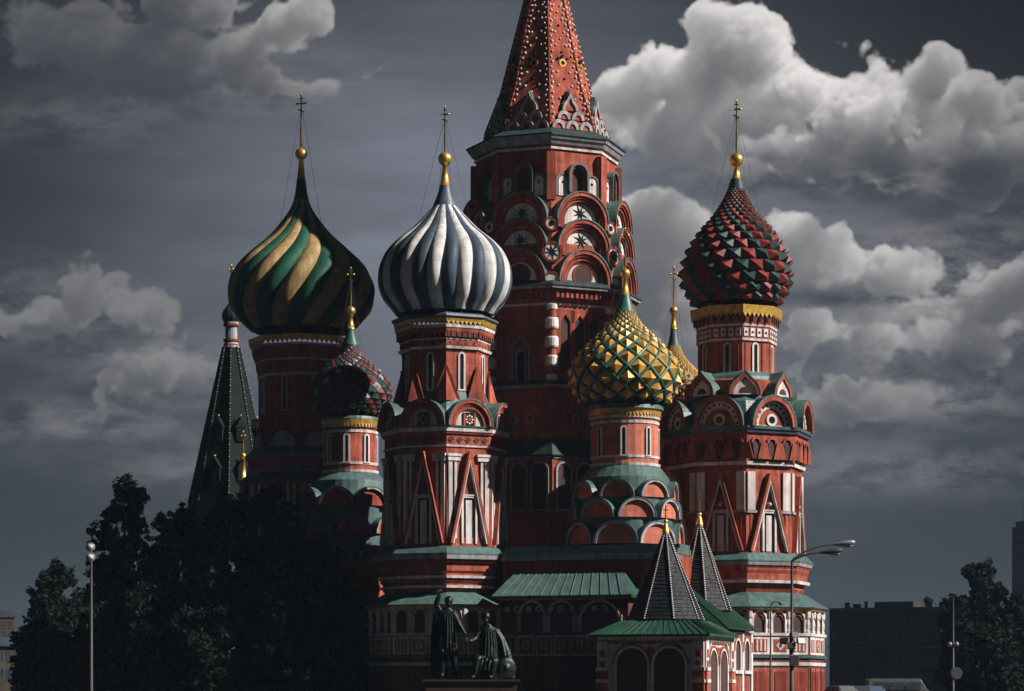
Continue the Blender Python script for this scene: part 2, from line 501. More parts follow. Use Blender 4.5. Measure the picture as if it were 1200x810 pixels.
class Tower:
    def __init__(s, cx, depth):
        s.u = depth / F; s.depth = depth
        s.loc = Vector(((cx - 600) * s.u, depth, 0))
        s.obj = None; s.cx = cx
    def z(s, py): return CAMH + (HY - py) * s.u
    def fu(s, R): return (s.depth - .9 * R * s.u) / F
    def zf(s, py, R): return CAMH + (HY - py) * s.fu(R)
    def frame(s, phi, R, flat=True):
        ap = R * (C8 if flat else 1.0)
        return Frame(dirv(phi) * ap * s.u, phi, s.fu(R), s.u)
    def octo(s, mb, prof, m=0, n=8, front=True, smooth=False, cap=(False, False)):
        rings = []
        for R, py, *side in prof:
            z = s.zf(py, R) if front and not side else s.z(py)
            rings.append([dirv(ROT + 360 * i / n) * (R * s.u) + Vector((0, 0, z)) for i in range(n)])
        mb.loft(rings, m, smooth, *cap)
    def band(s, mb, R, y0, y1, m=0, flare=0.0, n=8, inn=4.0, smooth=False, front=True):
        """ring of moulding from row y0 (top) to y1 (bottom); flare widens the top"""
        z = (lambda y: s.zf(y, R)) if front else s.z
        rings = []
        for r, y in ((R - inn, y1), (R, y1), (R + flare, y0), (R - inn, y0)):
            rings.append([dirv(ROT + 360 * i / n) * (r * s.u) + Vector((0, 0, z(y))) for i in range(n)])
        mb.loft(rings, m, smooth, False, False)
    def build(s, mb, name, mats): return mb.build(name, mats, s.obj, (0, 0, 0))
    def mouldings(s, mats, *bands):
        for m, R, a, b, fl in bands:
            mb = MB()
            s.band(mb, R, a, b, 0, flare=fl)
            s.build(mb, 'moulding', [mats[m]])
    def ledge(s, prof, m, name='ledge_roof', **kw):
        mb = MB()
        s.octo(mb, prof, 0, **kw)
        return s.build(mb, name, [m])


def slit_window(T, phi, R, x, y0, y1, w=2.6, fw=1.9, flat=True, frame=None):
    fr = T.frame(phi, R, flat)
    mb = MB()
    mb.archframe(fr, x, y0, y1, w, w + fw, -.6, 1.5, 0)
    mb.arch(fr, x, y0 + fw, y1, w, -.6, .25, 1)
    mb.box(fr, x - w - fw - .6, x + w + fw + .6, y1, y1 + 1.6, -.6, 1.9, 0)
    T.build(mb, 'slit_window', [frame or WHITE, GLASS])


def kokoshnik(T, phi, R, base, r, style, flat=True, deep=16, outer=BRICK, sy=1.0, pt=0.0, x=0.0):
    """arched gable: half disc with a metal roof running back, moulded rim and a painted field"""
    fr = T.frame(phi, R, flat)
    mb = MB()
    M = [outer, BRICKD, WHITE, TEAL, GLASS, NICHE, OFFW]
    mb.ring(fr, x, base, 0, r + 1.2, -deep, -.4, 5, n=18, sy=sy, pt=pt, ms=3)
    mb.ring(fr, x, base, r + .1, r + 1.5, -3, {'star': 9.5, 'eye': 9.5, 'rosette': 6.5, 'wheel': 8.5, 'plain': 4}.get(style, 2.6), 3, n=18, sy=sy, pt=pt)
    if style in ('star', 'eye'):
        mb.ring(fr, x, base, r * .88, r, -.6, 8.5, 0, n=20, sy=sy, ms=3)
        mb.ring(fr, x, base, r * .80, r * .88, -.6, 6.5, 1, n=20, sy=sy)
        mb.ring(fr, x, base, r * .70, r * .80, -.6, 4.2, 0, n=20, sy=sy)
        mb.ring(fr, x, base, r * .64, r * .70, -.6, 2.2, 1, n=20, sy=sy)
        mb.ring(fr, x, base, 0, r * .64, -.6, .1, 2, n=18, sy=sy)
        mb.box(fr, x - r * .64, x + r * .64, base, base + 9, -.6, .1, 2)
        for q in (-1, 1):
            for a_, b_, d_, m_ in ((.88, 1, 8.5, 0), (.80, .88, 6.5, 1), (.70, .80, 4.2, 0), (.64, .70, 2.2, 1)): mb.box(fr, x + min(q * a_, q * b_) * r, x + max(q * a_, q * b_) * r, base, base + 9, -.6, d_, m_)
        if style == 'star':
            for i in range(8):
                a = R_(45 * i + 22)
                c, q = math.cos(a), math.sin(a)
                rr = r * .25
                mb.prism(fr, [(x + rr * 1.25 * c, base - r * .30 - rr * 1.25 * q), (x + 1.5 * q, base - r * .30 + 1.5 * c), (x, base - r * .30), (x - 1.5 * q, base - r * .30 - 1.5 * c)], -.3, .6 + .04 * i, 4)
            mb.disc(fr, x, base - r * .30, r * .09, -.3, 1.0, 4)
        else:
            mb.disc(fr, x, base - r * .27, r * .34, -.3, .5, 5)
            mb.ring(fr, x, base - r * .27, r * .34, r * .40, -.3, 1.0, 1, a0=0, a1=360, n=20)
    elif style == 'rosette':
        mb.ring(fr, x, base, r * .88, r, -.6, 6.0, 0, n=18, sy=sy)
        mb.ring(fr, x, base, r * .78, r * .88, -.6, 4.0, 1, n=18, sy=sy)
        mb.ring(fr, x, base, r * .66, r * .78, -.6, 3.0, 0, n=18, sy=sy)
        mb.ring(fr, x, base, 0, r * .66, -.6, .1, 2, n=18, sy=sy)
        q = r * .28
        mb.box(fr, x - q, x + q, base - q * 2.05, base, -.4, 1.3, 4)
        for a, b, c, d in ((-q, -q * .72, 0, 2.05), (q * .72, q, 0, 2.05)): mb.box(fr, x + a, x + b, base - q * d, base, 1.3, 2.0, 0)
        mb.disc(fr, x, base - q, q * .26, 1.2, 2.3, 0, n=12)
        for i in range(8):
            a = R_(45 * i)
            mb.disc(fr, x + q * .52 * math.cos(a), base - q - q * .6 * math.sin(a), q * .15, 1.2, 1.9, 2, n=7)
    elif style == 'wheel':
        mb.ring(fr, x, base, r * .86, r, -.6, 8.0, 0, n=20, sy=sy)
        mb.ring(fr, x, base, r * .62, r * .86, -.6, 1.0, 2, n=20, sy=sy)
        for i in range(11):
            a = R_(8 + 16.4 * i)
            mb.disc(fr, x + r * .74 * math.cos(a), base - r * .74 * math.sin(a) * sy, r * .055, .6, 1.3, 4, n=7)
        mb.ring(fr, x, base, 0, r * .62, -.6, .2, 0, n=18, sy=sy)
        mb.ring(fr, x, base - r * .28, r * .15, r * .25, -.6, 1.6, 2, a0=0, a1=360, n=18)
        mb.disc(fr, x, base - r * .28, r * .15, -.3, .5, 4, n=16)
    elif style == 'plain':
        mb.ring(fr, x, base, r * .90, r, -.6, 3.6, 6, n=18, sy=sy)
        mb.ring(fr, x, base, 0, r * .90, -.6, .2, 0, n=18, sy=sy)
    elif style == 'shell':
        mb.ring(fr, x, base, r * .78, r, -.6, 2.2, 0, n=18, sy=sy, pt=pt)
        mb.ring(fr, x, base, 0, r * .78, -.6, .2, 2, n=18, sy=sy, pt=pt * .6)
        mb.disc(fr, x, base - r * .12, r * .38, .1, .5, 5, a0=0, a1=180, n=14)
    elif style == 'ogee':
        mb.ring(fr, x, base, r * .72, r, -.6, 2.0, 6, n=18, sy=sy, pt=pt)
        mb.ring(fr, x, base, 0, r * .72, -.6, .3, 0, n=18, sy=sy, pt=pt)
    T.build(mb, 'kokoshnik', M)


def tall_gable(T, phi, R, apex, base, hw, win, trim=WHITE):
    """steep triangular gable in relief with a framed window under it"""
    fr = T.frame(phi, R)
    mb = MB()
    mb.strip(fr, (-hw, base), (0, apex), 3.0, -.5, 5.4, 0)
    mb.strip(fr, (hw, base), (0, apex), 3.0, -.5, 5.37, 0)
    mb.strip(fr, (-hw + 2.3, base), (0, apex + 7), 1.9, -.5, 5.0, 1)
    mb.strip(fr, (hw - 2.3, base), (0, apex + 7), 1.9, -.5, 4.97, 1)
    T.build(mb, 'gable', [BRICK, trim])
    y0, y1, w = win
    mb = MB()
    mb.box(fr, -w, w, y0, y0 + 2.4, -.5, 2.2, 0)
    mb.box(fr, -w, -w + 2.4, y0 + 2.4, y1, -.5, 2.2, 0)
    mb.box(fr, w - 2.4, w, y0 + 2.4, y1, -.5, 2.2, 0)
    mb.box(fr, -w - 1, w + 1, y0 - 1.6, y0, -.5, 2.9, 0)
    mb.box(fr, -w + 2.4, w - 2.4, y0 + 2.4, y1, -.5, .3, 1)
    mb.box(fr, -w * .42, w * .36, y0 + 5, y1, .3, .9, 0)
    T.build(mb, 'window', [WHITE, GLASS, OFFW])


def gold_trim(T, R, y0, y1, n=8, teeth=72):
    mb = MB()
    T.band(mb, R, y0, y1, 0, flare=1.0, n=n)
    z1 = T.zf(y1, R)
    for i in range(teeth):
        a = 360 * (i + .5) / teeth + ROT
        k = C8 / math.cos(R_(((a - ROT) % 45) - 22.5)) if n == 8 else 1.0
        hw = 180 / teeth * .85
        r = R * T.u * k
        def rr(b): return R * T.u * (C8 / math.cos(R_(((b - ROT) % 45) - 22.5)) if n == 8 else 1.0) * 1.004
        p = [dirv(b) * rr(b) + Vector((0, 0, zz)) for b, zz in ((a - hw, z1), (a + hw, z1), (a, z1 - 4.2 * T.u))]
        q = [v * .97 + Vector((0, 0, v.z * .03)) for v in p]
        mb.add(p + q, [(0, 1, 2), (0, 2, 5, 3), (1, 4, 5, 2)], 0)
    T.build(mb, 'gold_trim', TRIMG)


def lozenge_row(T, R, y0, y1, per, m, name='frieze', shape='diamond', phis=None, wfac=.5, frame=None):
    mb = MB()
    w = 2 * R * math.sin(R_(22.5))
    for phi in (phis or FACES):
        fr = T.frame(phi, R)
        for i in range(per):
            x = w * ((i + .5) / per - .5)
            hw = w / per * wfac
            yc = (y0 + y1) / 2
            if shape == 'diamond': mb.prism(fr, [(x - hw, yc), (x, y1), (x + hw, yc), (x, y0)], -.5, .35, 0)
            elif shape == 'arch':
                mb.arch(fr, x, y0, y1, hw * .72, -.5, .35, 0)
                mb.ring(fr, x, y0 + hw, hw * .75, hw, -.5, 1.6, 1, n=8)
                mb.box(fr, x + hw - .2, x + w / per - hw + .2, y0 + hw, y1, -.5, 1.5, 1)
            elif shape == 'tooth': mb.prism(fr, [(x - hw, y0), (x, y1), (x + hw, y0)], -.5, .9, 0)
            elif shape == 'square':
                mb.box(fr, x - hw, x + hw, y0, y1, -.5, 1.0, 1)
                mb.disc(fr, x, yc, hw * .55, .5, 1.3, 0, n=10)
            elif shape == 'drop':
                mb.ring(fr, x, y0 + hw, hw * .62, hw, -.5, 2.2, 1, n=10)
                mb.prism(fr, [(x - hw * .62, y0 + hw)] + [(x + hw * .62 * math.cos(R_(180 - 20 * k)), y0 + hw - hw * .62 * math.sin(R_(20 * k))) for k in range(1, 9)] + [(x + hw * .62, y0 + hw), (x + hw * .2, y1), (x - hw * .2, y1)], -.5, .3, 0)
                mb.prism(fr, [(x + hw, y0 + hw), (x + w / per - hw, y0 + hw), (x + w / per - hw * .3, y1), (x + hw * .3, y1)], -.5, 2.0, 1)
    T.build(mb, name, [NICHE, frame or BRICK])


def finial(T, R0, y_neck, y_cone, y_ball, rb, y_top, cone=(5.5, 3.2), wires=None, thick=.62):
    """gilt cone and ball with a cross on a pole; y_neck is the row where the cone starts"""
    mb = MB()
    prof = [(cone[0] + .6, y_neck), (cone[0] + .6, y_neck - 1.2), (cone[0], y_neck - 1.4), (cone[1], y_cone), (cone[1] + 1, y_cone - .6), (cone[1] + 1, y_cone - 2)]
    rings = [[Vector((math.sin(2 * math.pi * i / 14) * r * T.u, -math.cos(2 * math.pi * i / 14) * r * T.u, T.z(y))) for i in range(14)] for r, y in prof]
    mb.loft(rings, 0, True)
    mb.ball((0, 0, T.z(y_ball)), rb * T.u, 0, 18, 12)
    T.build(mb, 'finial', GOLD)
    mb = MB()
    zt, zb = T.z(y_top), T.z(y_ball - rb)
    h = zt - zb
    w = thick * T.u
    fr = Frame((0, 0, 0), ROT - 20, T.u, T.u)
    yb, yt = y_ball - rb + 1, y_top
    H = yb - yt
    mb.box(fr, -thick, thick, yt, yb, -thick, thick, 0)
    mb.box(fr, -thick * 1.45, thick * 1.45, yb - H * .4, yb, -thick * 1.5, thick * 1.5, 0)
    mb.box(fr, -H * .085, H * .085, yt + H * .15, yt + H * .15 + 1.8, -thick * .9, thick * .9, 0)
    mb.box(fr, -H * .04, H * .04, yt + H * .06, yt + H * .06 + 1.5, -thick * .9, thick * .9, 0)
    mb.strip(fr, (-H * .06, yt + H * .27), (H * .06, yt + H * .33), 1.6, -thick * .9, thick * .9, 0)
    for x, y in ((0, yt), (-H * .085, yt + H * .15 + .9), (H * .085, yt + H * .15 + .9)): mb.ball(fr.P(x, y, 0), 1.3 * T.u, 0, 6, 5)
    T.build(mb, 'cross', GOLD)
    if wires:
        yw, rw = wires
        mb = MB()
        for a in (20, 110, 200, 290):
            mb.tube([fr.P(0, yt + H * .2, 0), dirv(a) * rw * T.u + Vector((0, 0, T.z(yw)))], .014, 4)
        T.build(mb, 'guy_wire', STEEL)


def neck(T, mb, prof, m, n=24):
    mb.loft([[dirv(360 * i / n) * r * T.u + Vector((0, 0, T.z(y))) for i in range(n)] for y, r in prof], m, True)


def dome_lobed(T, prof, n, amp, twist, pattern, mats, nk=None, sub=8, rows=54, label=None, pw=.8):
    mb = MB()
    pr = crom(prof, rows)
    ymin, ymax = prof[0][0], prof[-1][0]
    N = n * sub
    rings = []
    Rm = max(r for y, r in pr)
    for y, r in pr:
        t = (ymax - y) / (ymax - ymin)
        fade = min(1, (r / Rm) * 1.6)
        tw = twist(t)
        ring = []
        for i in range(N):
            f = abs(math.sin(math.pi * i / sub)) ** pw
            rr = r * (1 - amp * fade + amp * fade * 1.35 * f)
            ring.append(dirv(360 * i / N + tw) * rr * T.u + Vector((0, 0, T.z(y))))
        rings.append(ring)
    vs = [p for r in rings for p in r]
    for q in sorted(set(pattern)):
        fs = []
        for j in range(rows):
            for i in range(N):
                if pattern[(i // sub) % len(pattern)] == q:
                    k = (i + 1) % N
                    fs.append((j * N + i, j * N + k, (j + 1) * N + k, (j + 1) * N + i))
        used = sorted({i for f in fs for i in f})
        ix = {a: b for b, a in enumerate(used)}
        mb.add([vs[i] for i in used], [[ix[i] for i in f] for f in fs], q, True)
    if nk: neck(T, mb, nk, len(mats) - 1)
    o = T.build(mb, 'onion_dome', mats)
    if label: o['label'] = label


def along(prof, c, rmin):
    """points along the profile whose spacing follows the radius; returns (row, r, (normal r, normal up))"""
    pr = crom(prof, 400)[::-1]
    out = []
    acc = 0; nxt = 0
    for k in range(len(pr)):
        if k: acc += math.hypot(pr[k][0] - pr[k - 1][0], pr[k][1] - pr[k - 1][1])
        if acc >= nxt:
            a, b = pr[max(k - 2, 0)], pr[min(k + 2, len(pr) - 1)]
            dy, dr = a[0] - b[0], b[1] - a[1]      # going up the dome
            l = math.hypot(dy, dr) or 1
            out.append((pr[k][0], pr[k][1], (dy / l, -dr / l)))
            nxt = acc + c * max(pr[k][1], rmin)
    return out


def dome_studs(T, prof, n, c, h, mats, nk, label):
    mb = MB()
    R = along(prof, c, 12)
    nk and neck(T, mb, nk, 2)
    def P(r, y, a): return dirv(a) * r * T.u + Vector((0, 0, T.z(y)))
    for j in range(len(R) - 1):
        (y0, r0, n0), (y1, r1, n1) = R[j], R[j + 1]
        for i in range(n):
            a0 = 360 / n * (i + .5 * (j % 2)); a1 = a0 + 360 / n; am = (a0 + a1) / 2
            v = .36
            hh = h * (r0 + r1) / 2
            q = [P(r0, y0, a0), P(r0, y0, a1), P(r1, y1, a1), P(r1, y1, a0)]
            jt = random.Random(j * 131 + i)
            hh *= jt.uniform(.86, 1.12); v += jt.uniform(-.05, .05); am += jt.uniform(-.7, .7)
            ap = P(r0 + (r1 - r0) * v + hh * n0[0], y0 + (y1 - y0) * v - hh * n0[1] * .4, am)
            col = (i + (j + 1) // 2) % 2
            mb.add(q + [ap], [(0, 1, 4), (1, 2, 4), (2, 3, 4), (3, 0, 4)], col)
    o = T.build(mb, 'onion_dome', mats)
    o['label'] = label


def dome_lattice(T, prof, n, c, h, frac, mats, nk, label, colour=None, rib=.02, name='onion_dome'):
    """helical net of ribs with a raised diamond stud in every mesh; mats: rib, stud..., neck last"""
    mb = MB()
    R = along(prof, c, 9)
    if nk: neck(T, mb, nk, len(mats) - 1)
    def P(j, k, lift=0):
        y, r, nn = R[j]
        a = 180 / n * k
        return dirv(a) * ((r + lift * nn[0]) * T.u) + Vector((0, 0, T.z(y - lift * nn[1])))
    for j in range(1, len(R) - 1):
        for k in range(2 * n):
            if (j + k) % 2 == 0: continue
            r = R[j][1]
            lift = rib * r
            B, U, L, Q = P(j - 1, k, lift), P(j + 1, k, lift), P(j, k - 1, lift), P(j, k + 1, lift)
            c0 = P(j, k)
            out = [B, Q, U, L]
            base = [P(j - 1, k), P(j, k + 1), P(j + 1, k), P(j, k - 1)]
            inn = [c0 + (p - c0) * frac for p in base]
            mid = [c0 + (p - c0) * (frac + .06) for p in out]
            for a in range(4):
                b = (a + 1) % 4
                mb.quad(out[a], out[b], mid[b], mid[a], 0)
                mb.quad(mid[a], mid[b], inn[b], inn[a], 0)
            ap = P(j, k + random.Random(j * 77 + k).uniform(-.07, .07), h * r * random.Random(j * 97 + k).uniform(.85, 1.12))
            mb.add(inn + [ap], [(0, 1, 4), (1, 2, 4), (2, 3, 4), (3, 0, 4)], colour(j, k) if colour else 1)
    o = T.build(mb, name, mats)
    if label: o['label'] = label
# ------------------------------------------------------------------ the ground
PAVE = mat('granite_setts', (.016, .016, .016), .85, var=.35, scale=.15, bump=.4, bscale=5)
mb = MB()
mb.quad((-1400, -200, 0), (1400, -200, 0), (1400, 2600, 0), (-1400, 2600, 0))
tag(mb.build('ground', PAVE), kind='structure')

# ------------------------------------------------------------------ the cathedral
cath = tag(empty('cathedral', (2, 200, 0)), 'red brick cathedral with many patterned onion domes round a tall tented tower', 'cathedral')


def tower_body(T, mb, mats, label):
    T.obj = mb.build('church_tower', mats, cath, T.loc - Vector(cath.location))
    T.obj['label'] = label


# ---- front left: blue and white striped dome
def tower_striped():
    T = Tower(521.5, 194)
    mb = MB()
    T.octo(mb, [(70, 860), (70, 694), (73, 691), (73, 684), (76, 681), (76, 672), (79, 669), (79, 656), (74.5, 644), (73.5, 636), (70.5, 526), (71, 506),
                (50.5, 475), (50.5, 409), (53, 403), (53, 396), (57, 388), (58, 381)], 0)
    tower_body(T, mb, [BRICK], 'brick tower under the blue and white striped dome')
    T.ledge([(72, 502), (72.5, 499), (64, 478), (50, 456)], TEAL)
    T.ledge([(75, 640), (80, 641.5), (87, 648), (87, 649.5)], TEAL)
    T.ledge([(60, 373), (63, 370), (62, 367.5), (57, 366)], SLATE)
    mb = MB()
    T.band(mb, 86, 649.4, 655, 1, flare=.5)
    for R, a, b in ((82.5, 655, 659),): T.band(mb, R, a, b, 0, flare=2)
    for R, a, b in ((79, 674.5, 677.5), (76, 686, 689)): T.band(mb, R, a, b, 2, flare=.6)
    T.build(mb, 'cornice', [BRICKD, GREY, WHITE])
    mb = MB()
    T.band(mb, 77, 498.6, 500.5, 0, flare=.8)
    T.band(mb, 75, 500.5, 505.5, 1, flare=1.2)
    T.band(mb, 73, 505.5, 508.5, 2, flare=1.4)
    T.band(mb, 72.2, 521.5, 523.6, 1, flare=.4)
    T.build(mb, 'cornice', [TEAL, WHITE, BRICK])
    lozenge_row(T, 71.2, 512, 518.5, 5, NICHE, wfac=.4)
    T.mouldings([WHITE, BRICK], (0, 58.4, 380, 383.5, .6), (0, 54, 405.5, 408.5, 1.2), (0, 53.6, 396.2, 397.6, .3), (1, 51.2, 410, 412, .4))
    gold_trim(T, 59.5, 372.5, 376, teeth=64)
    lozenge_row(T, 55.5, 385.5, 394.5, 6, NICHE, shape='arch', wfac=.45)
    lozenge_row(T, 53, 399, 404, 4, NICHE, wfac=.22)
    for phi in FACES:
        slit_window(T, phi, 50.5, 0, 412, 456, 2.4, 2.2)
        # capitals and paired pilasters
        fr = T.frame(phi, 71.3)
        w = 2 * 71.3 * math.sin(R_(22.5)) / 2
        for sgn in (-1, 1):
            mb = MB()
            for x, hw in ((w - 3.8, 2.4), (w - 10.4, 1.5)):
                mb.box(fr, sgn * x - hw, sgn * x + hw, 540, 637, -3.5, 1.9, 0)
            mb.box(fr, min(sgn * (w - .4), sgn * (w - 16)), max(sgn * (w - .4), sgn * (w - 16)), 535, 540.2, -2.5, 3.2, 0)
            mb.box(fr, min(sgn * (w + .2), sgn * (w - 17)), max(sgn * (w + .2), sgn * (w - 17)), 532, 535, -2.5, 4.2, 0)
            T.build(mb, 'paired_pilaster', [WHITE])
        tall_gable(T, phi, 73, 529, 637, 24, (581, 637, 10))
        kokoshnik(T, phi, 73.5, 499, 27.5, 'rosette', sy=1.1)
    # folded pointed gables on the corners of the drum
    mb = MB()
    for k in range(8):
        a = ROT + 45 * k
        if abs((a + 180) % 360 - 180) > 120: continue
        def Q(b, r, y): return dirv(b) * r * T.u + Vector((0, 0, T.zf(y, 55)))
        half = 16.5
        rr = 50.5 * C8 / math.cos(R_(22.5 - half))
        top, m_, l, r = Q(a, 51, 429), Q(a, 62, 470), Q(a - half, rr * 1.12, 470), Q(a + half, rr * 1.12, 470)
        top2 = Q(a, 47, 429)
        l2, r2 = Q(a - half, rr * .92, 470), Q(a + half, rr * .92, 470)
        mb.add([top, m_, l, r], [(0, 2, 1), (0, 1, 3)], 0)
        mb.add([top, l, l2, top2], [(0, 1, 2, 3)], 1)
        mb.add([top, r, r2, top2], [(0, 3, 2, 1)], 1)
        for e in (l, r):
            d = (e - top).normalized()
            o = dirv(a) * .09
            s_ = d.cross(o).normalized() * .12
            mb.add([top + o - s_, top + o + s_, e + o + s_, e + o - s_, top - s_, top + s_, e + s_, e - s_], [(0, 1, 2, 3), (0, 4, 7, 3), (1, 5, 6, 2)], 2)
    T.build(mb, 'spike_gable', [BRICK, TEAL, BRICKD])
    prof = [(241, 13), (255, 25.5), (269, 39), (283, 56), (296, 68), (310, 75), (324, 77.5), (338, 76.5), (352, 71), (363, 62), (370, 57)]
    dome_lobed(T, prof, 26, .05, lambda t: -2.0 * math.sin(t * 6.0) + 2 * t, [0, 1], [NAVY, STRIPEW, SLATE], [(244, 14.5), (239, 13.5), (230, 9.5), (222, 7), (218, 6.6)], label='onion dome with wavy blue and white stripes', pw=.72)
    finial(T, 0, 219, 195, 186.5, 8.2, 125, (5.6, 2.8), (262, 33))


tower_striped()


# ---- centre: the tented tower
def tower_tent():
    T = Tower(640, 210)
    mb = MB()
    T.octo(mb, [(104, 860), (104, 640), (104, 535), (99, 520), (99, 459), (96, 450), (96, 358), (100, 352), (104, 345),
                (99, 336, 1), (97, 300, 1), (91, 262, 1), (84, 240, 1), (82, 190, 1), (86, 184, 1)], 0)
    tower_body(T, mb, [BRICK, BRICKD], 'tall central brick tower carrying the pointed tent roof')
    # the tent with its glazed studs
    mb = MB()
    prof = [(72, 166), (69, 158), (53, 111), (25, 0), (5, -79)]
    T.octo(mb, prof, 0, front=False)
    tent_r = lambda y: 53 + (111 - y) * -.2523 if y < 111 else 53 + (y - 111) * .385
    for k in range(8):
        a = ROT + 45 * k
        e = [dirv(a) * (tent_r(y) + .4) * T.u + Vector((0, 0, T.z(y))) for y in (158, 111, 0, -79)]
        mb.tube(e, [.11, .10, .08, .05], 6, 3)
    z8 = lambda r, a: r * C8 / math.cos(R_(((a - ROT) % 45) - 22.5))
    def stud(a, y, rad, m=1):
        r = z8(tent_r(y), a)
        c = dirv(a) * (r + .5) * T.u + Vector((0, 0, T.z(y)))
        mb.ball(c, rad * T.u, m, 6, 4)
    rnd = random.Random(3)
    for k in range(8):
        a = ROT + 45 * k
        if abs((a + 180) % 360 - 180) > 125: continue
        y = 154.0
        i = 0
        while y > -70:
            r = tent_r(y)
            for off in (3.4, -3.4): stud(a + math.degrees((off + (.8 if i % 2 else -.8)) / max(r, 8)), y - (2.5 if off < 0 else 0), 1.6, 1 if rnd.random() < .85 else 2)
            y -= 6.4; i += 1
        phi = a + 22.5
        y = 128.0; i = 0
        while y > -60:
            if abs(y - 84) > 9:
                hw = tent_r(y) * .17
                for x in ((0,) if i % 2 else (-hw, hw)): stud(phi + math.degrees(x / tent_r(y)), y, 1.5, (1, 2, 1, 4)[i % 4])
            y -= 8.2; i += 1
        # ring ornament
        fr = T.frame(phi, tent_r(84))
        fr.fu = T.u
        mb.ring(fr, 0, 84, 2.6, 4.6, -2, 1.2, 2, a0=0, a1=360, n=14)
        mb.disc(fr, 0, 84, 1.5, -2, 1.2, 4, n=8)
        for dx, dy in ((0, -8), (0, 8), (-5.5, -5), (5.5, -5)):
            mb.prism(fr, [(dx - 2, 84 + dy), (dx, 86 + dy), (dx + 2, 84 + dy), (dx, 82 + dy)], -2, 1.4 if dy < 0 else -.4, 4)
    o = T.build(mb, 'tent_roof', [BRICK, WHITE, GOLDP, BRICKD, DARKT])
    o['label'] = 'steep red tent roof studded with white tiles'
    mb = MB()
    T.octo(mb, [(8, -60), (8, -100)], 0, front=False)
    neck(T, mb, [(-100, 8), (-108, 15), (-116, 15), (-130, 6), (-140, 3), (-165, 1), (-168, .2)], 1)
    T.build(mb, 'lantern', [BRICK, GOLD])
    # little arches heaped at the foot of the tent
    for phi in MAIN + [ROT + 112.5, ROT - 112.5]:
        for y, r, xs, R in ((166, 7.6, (-17.5, 0, 17.5), 73), (154, 7.4, (-9, 9), 69)):
            for x in xs:
                fr = T.frame(phi, R); fr.fu = T.u
                mb = MB()
                mb.ring(fr, x, y, 0, r + .8, -9, -.2, 3, n=10, ms=2)
                mb.ring(fr, x, y, r * .62, r + .6, -2, 1.6, 0, n=12, sy=1.25)
                mb.ring(fr, x, y, 0, r * .62, -2, .3, 1, n=10, sy=1.25)
                T.build(mb, 'kokoshnik', [OFFW, BRICK, TEAL, NICHE])
        fr = T.frame(phi, 66); fr.fu = T.u
        mb = MB()
        mb.ring(fr, 0, 143, 0, 11, -12, -.4, 2, n=16, ms=2, sy=1.25, pt=.75)
        mb.ring(fr, 0, 143, 7, 10, -2, 2.6, 0, n=16, sy=1.25, pt=.7)
        mb.ring(fr, 0, 143, 0, 7, -2, .6, 1, n=16, sy=1.25, pt=.6)
        T.build(mb, 'ogee_gable', [OFFW, BRICK, TEAL])
    # top cornice
    mb = MB()
    T.octo(mb, [(70, 165), (75, 167), (94, 176), (94, 178)], 0, front=False)
    T.band(mb, 91, 177.8, 182, 1, flare=2, front=False, inn=14)
    T.band(mb, 87, 182, 187, 1, flare=3, front=False, inn=12)
    T.band(mb, 84.5, 190, 192.5, 2, flare=.5, front=False)
    T.build(mb, 'cornice', [DTEAL, GREY, WHITE])
    # small white niches under the cornice, three tiers of arches below
    for phi in FACES:
        for x in (-19, 19):
            fr = T.frame(phi, 86)
            mb = MB()
            mb.arch(fr, x, 205, 230, 8, -8, 1.0, 1, ms=3)
            mb.archframe(fr, x, 203, 230, 7.5, 9.6, -8, 1.8, 3)
            mb.arch(fr, x, 207, 230, 5.6, .6, 1.5, 0)
            mb.disc(fr, x, 214, 1.7, 1, 1.8, 2, n=9)
            T.build(mb, 'small_niche', [WHITE, BRICK, GLASS, TEAL])
        fr = T.frame(phi, 84)
        mb = MB()
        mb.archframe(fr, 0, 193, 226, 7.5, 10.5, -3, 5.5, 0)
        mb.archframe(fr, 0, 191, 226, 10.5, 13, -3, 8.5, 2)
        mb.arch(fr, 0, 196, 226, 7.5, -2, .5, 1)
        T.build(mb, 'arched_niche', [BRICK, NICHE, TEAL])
        kokoshnik(T, phi, 94, 259, 33, 'star', deep=14)
        kokoshnik(T, phi, 97, 291, 33, 'star', deep=12)
        kokoshnik(T, phi, 101, 331, 33.5, 'eye', sy=1.12, deep=12)
    for k in (-3, -2, -1, 0, 1, 2, 3):
        fr = T.frame(ROT + 45 * k, 84, False)
        mb = MB()
        mb.prism(fr, [(-5, 236), (5, 236), (5, 180), (-5, 180)], -9, 4.5, 0)
        T.build(mb, 'corner_pier', [BRICK])
    # round medallions on the corners between the tiers
    for k in (-2, -1, 0, 1, 2):
        a = ROT + 45 * k
        for R, y, r, st in ((100, 297, 12.5, 1), (96, 264, 8.5, 0), (103, 331, 11, 2)):
            fr = T.frame(a, R, False)
            mb = MB()
            if st == 2:
                mb.ring(fr, 0, y, r * .8, r, -6, 3.4, 0, n=12, ms=2)
                mb.ring(fr, 0, y, 0, r * .8, -6, 2.6, 1, n=12)
            else:
                mb.ring(fr, 0, y, r * .78, r, -7, 3.4, 0, a0=0, a1=360, n=20, ms=2)
                mb.disc(fr, 0, y, r * .78, -7, 2.5, 1, n=18)
                for i in range(8 if st else 0):
                    b = R_(45 * i + 10); c, q = math.cos(b), math.sin(b)
                    mb.prism(fr, [(r * .7 * c, y - r * .7 * q), (1.4 * q, y + 1.4 * c), (0, y), (-1.4 * q, y - 1.4 * c)], 2, 2.9 + .03 * i, 3)
                if not st: mb.disc(fr, 0, y, r * .36, 2, 3, 3, n=10)
            T.build(mb, 'medallion', [BRICKD, WHITE, TEAL, GLASS])
    # great middle cornice with brackets
    mb = MB()
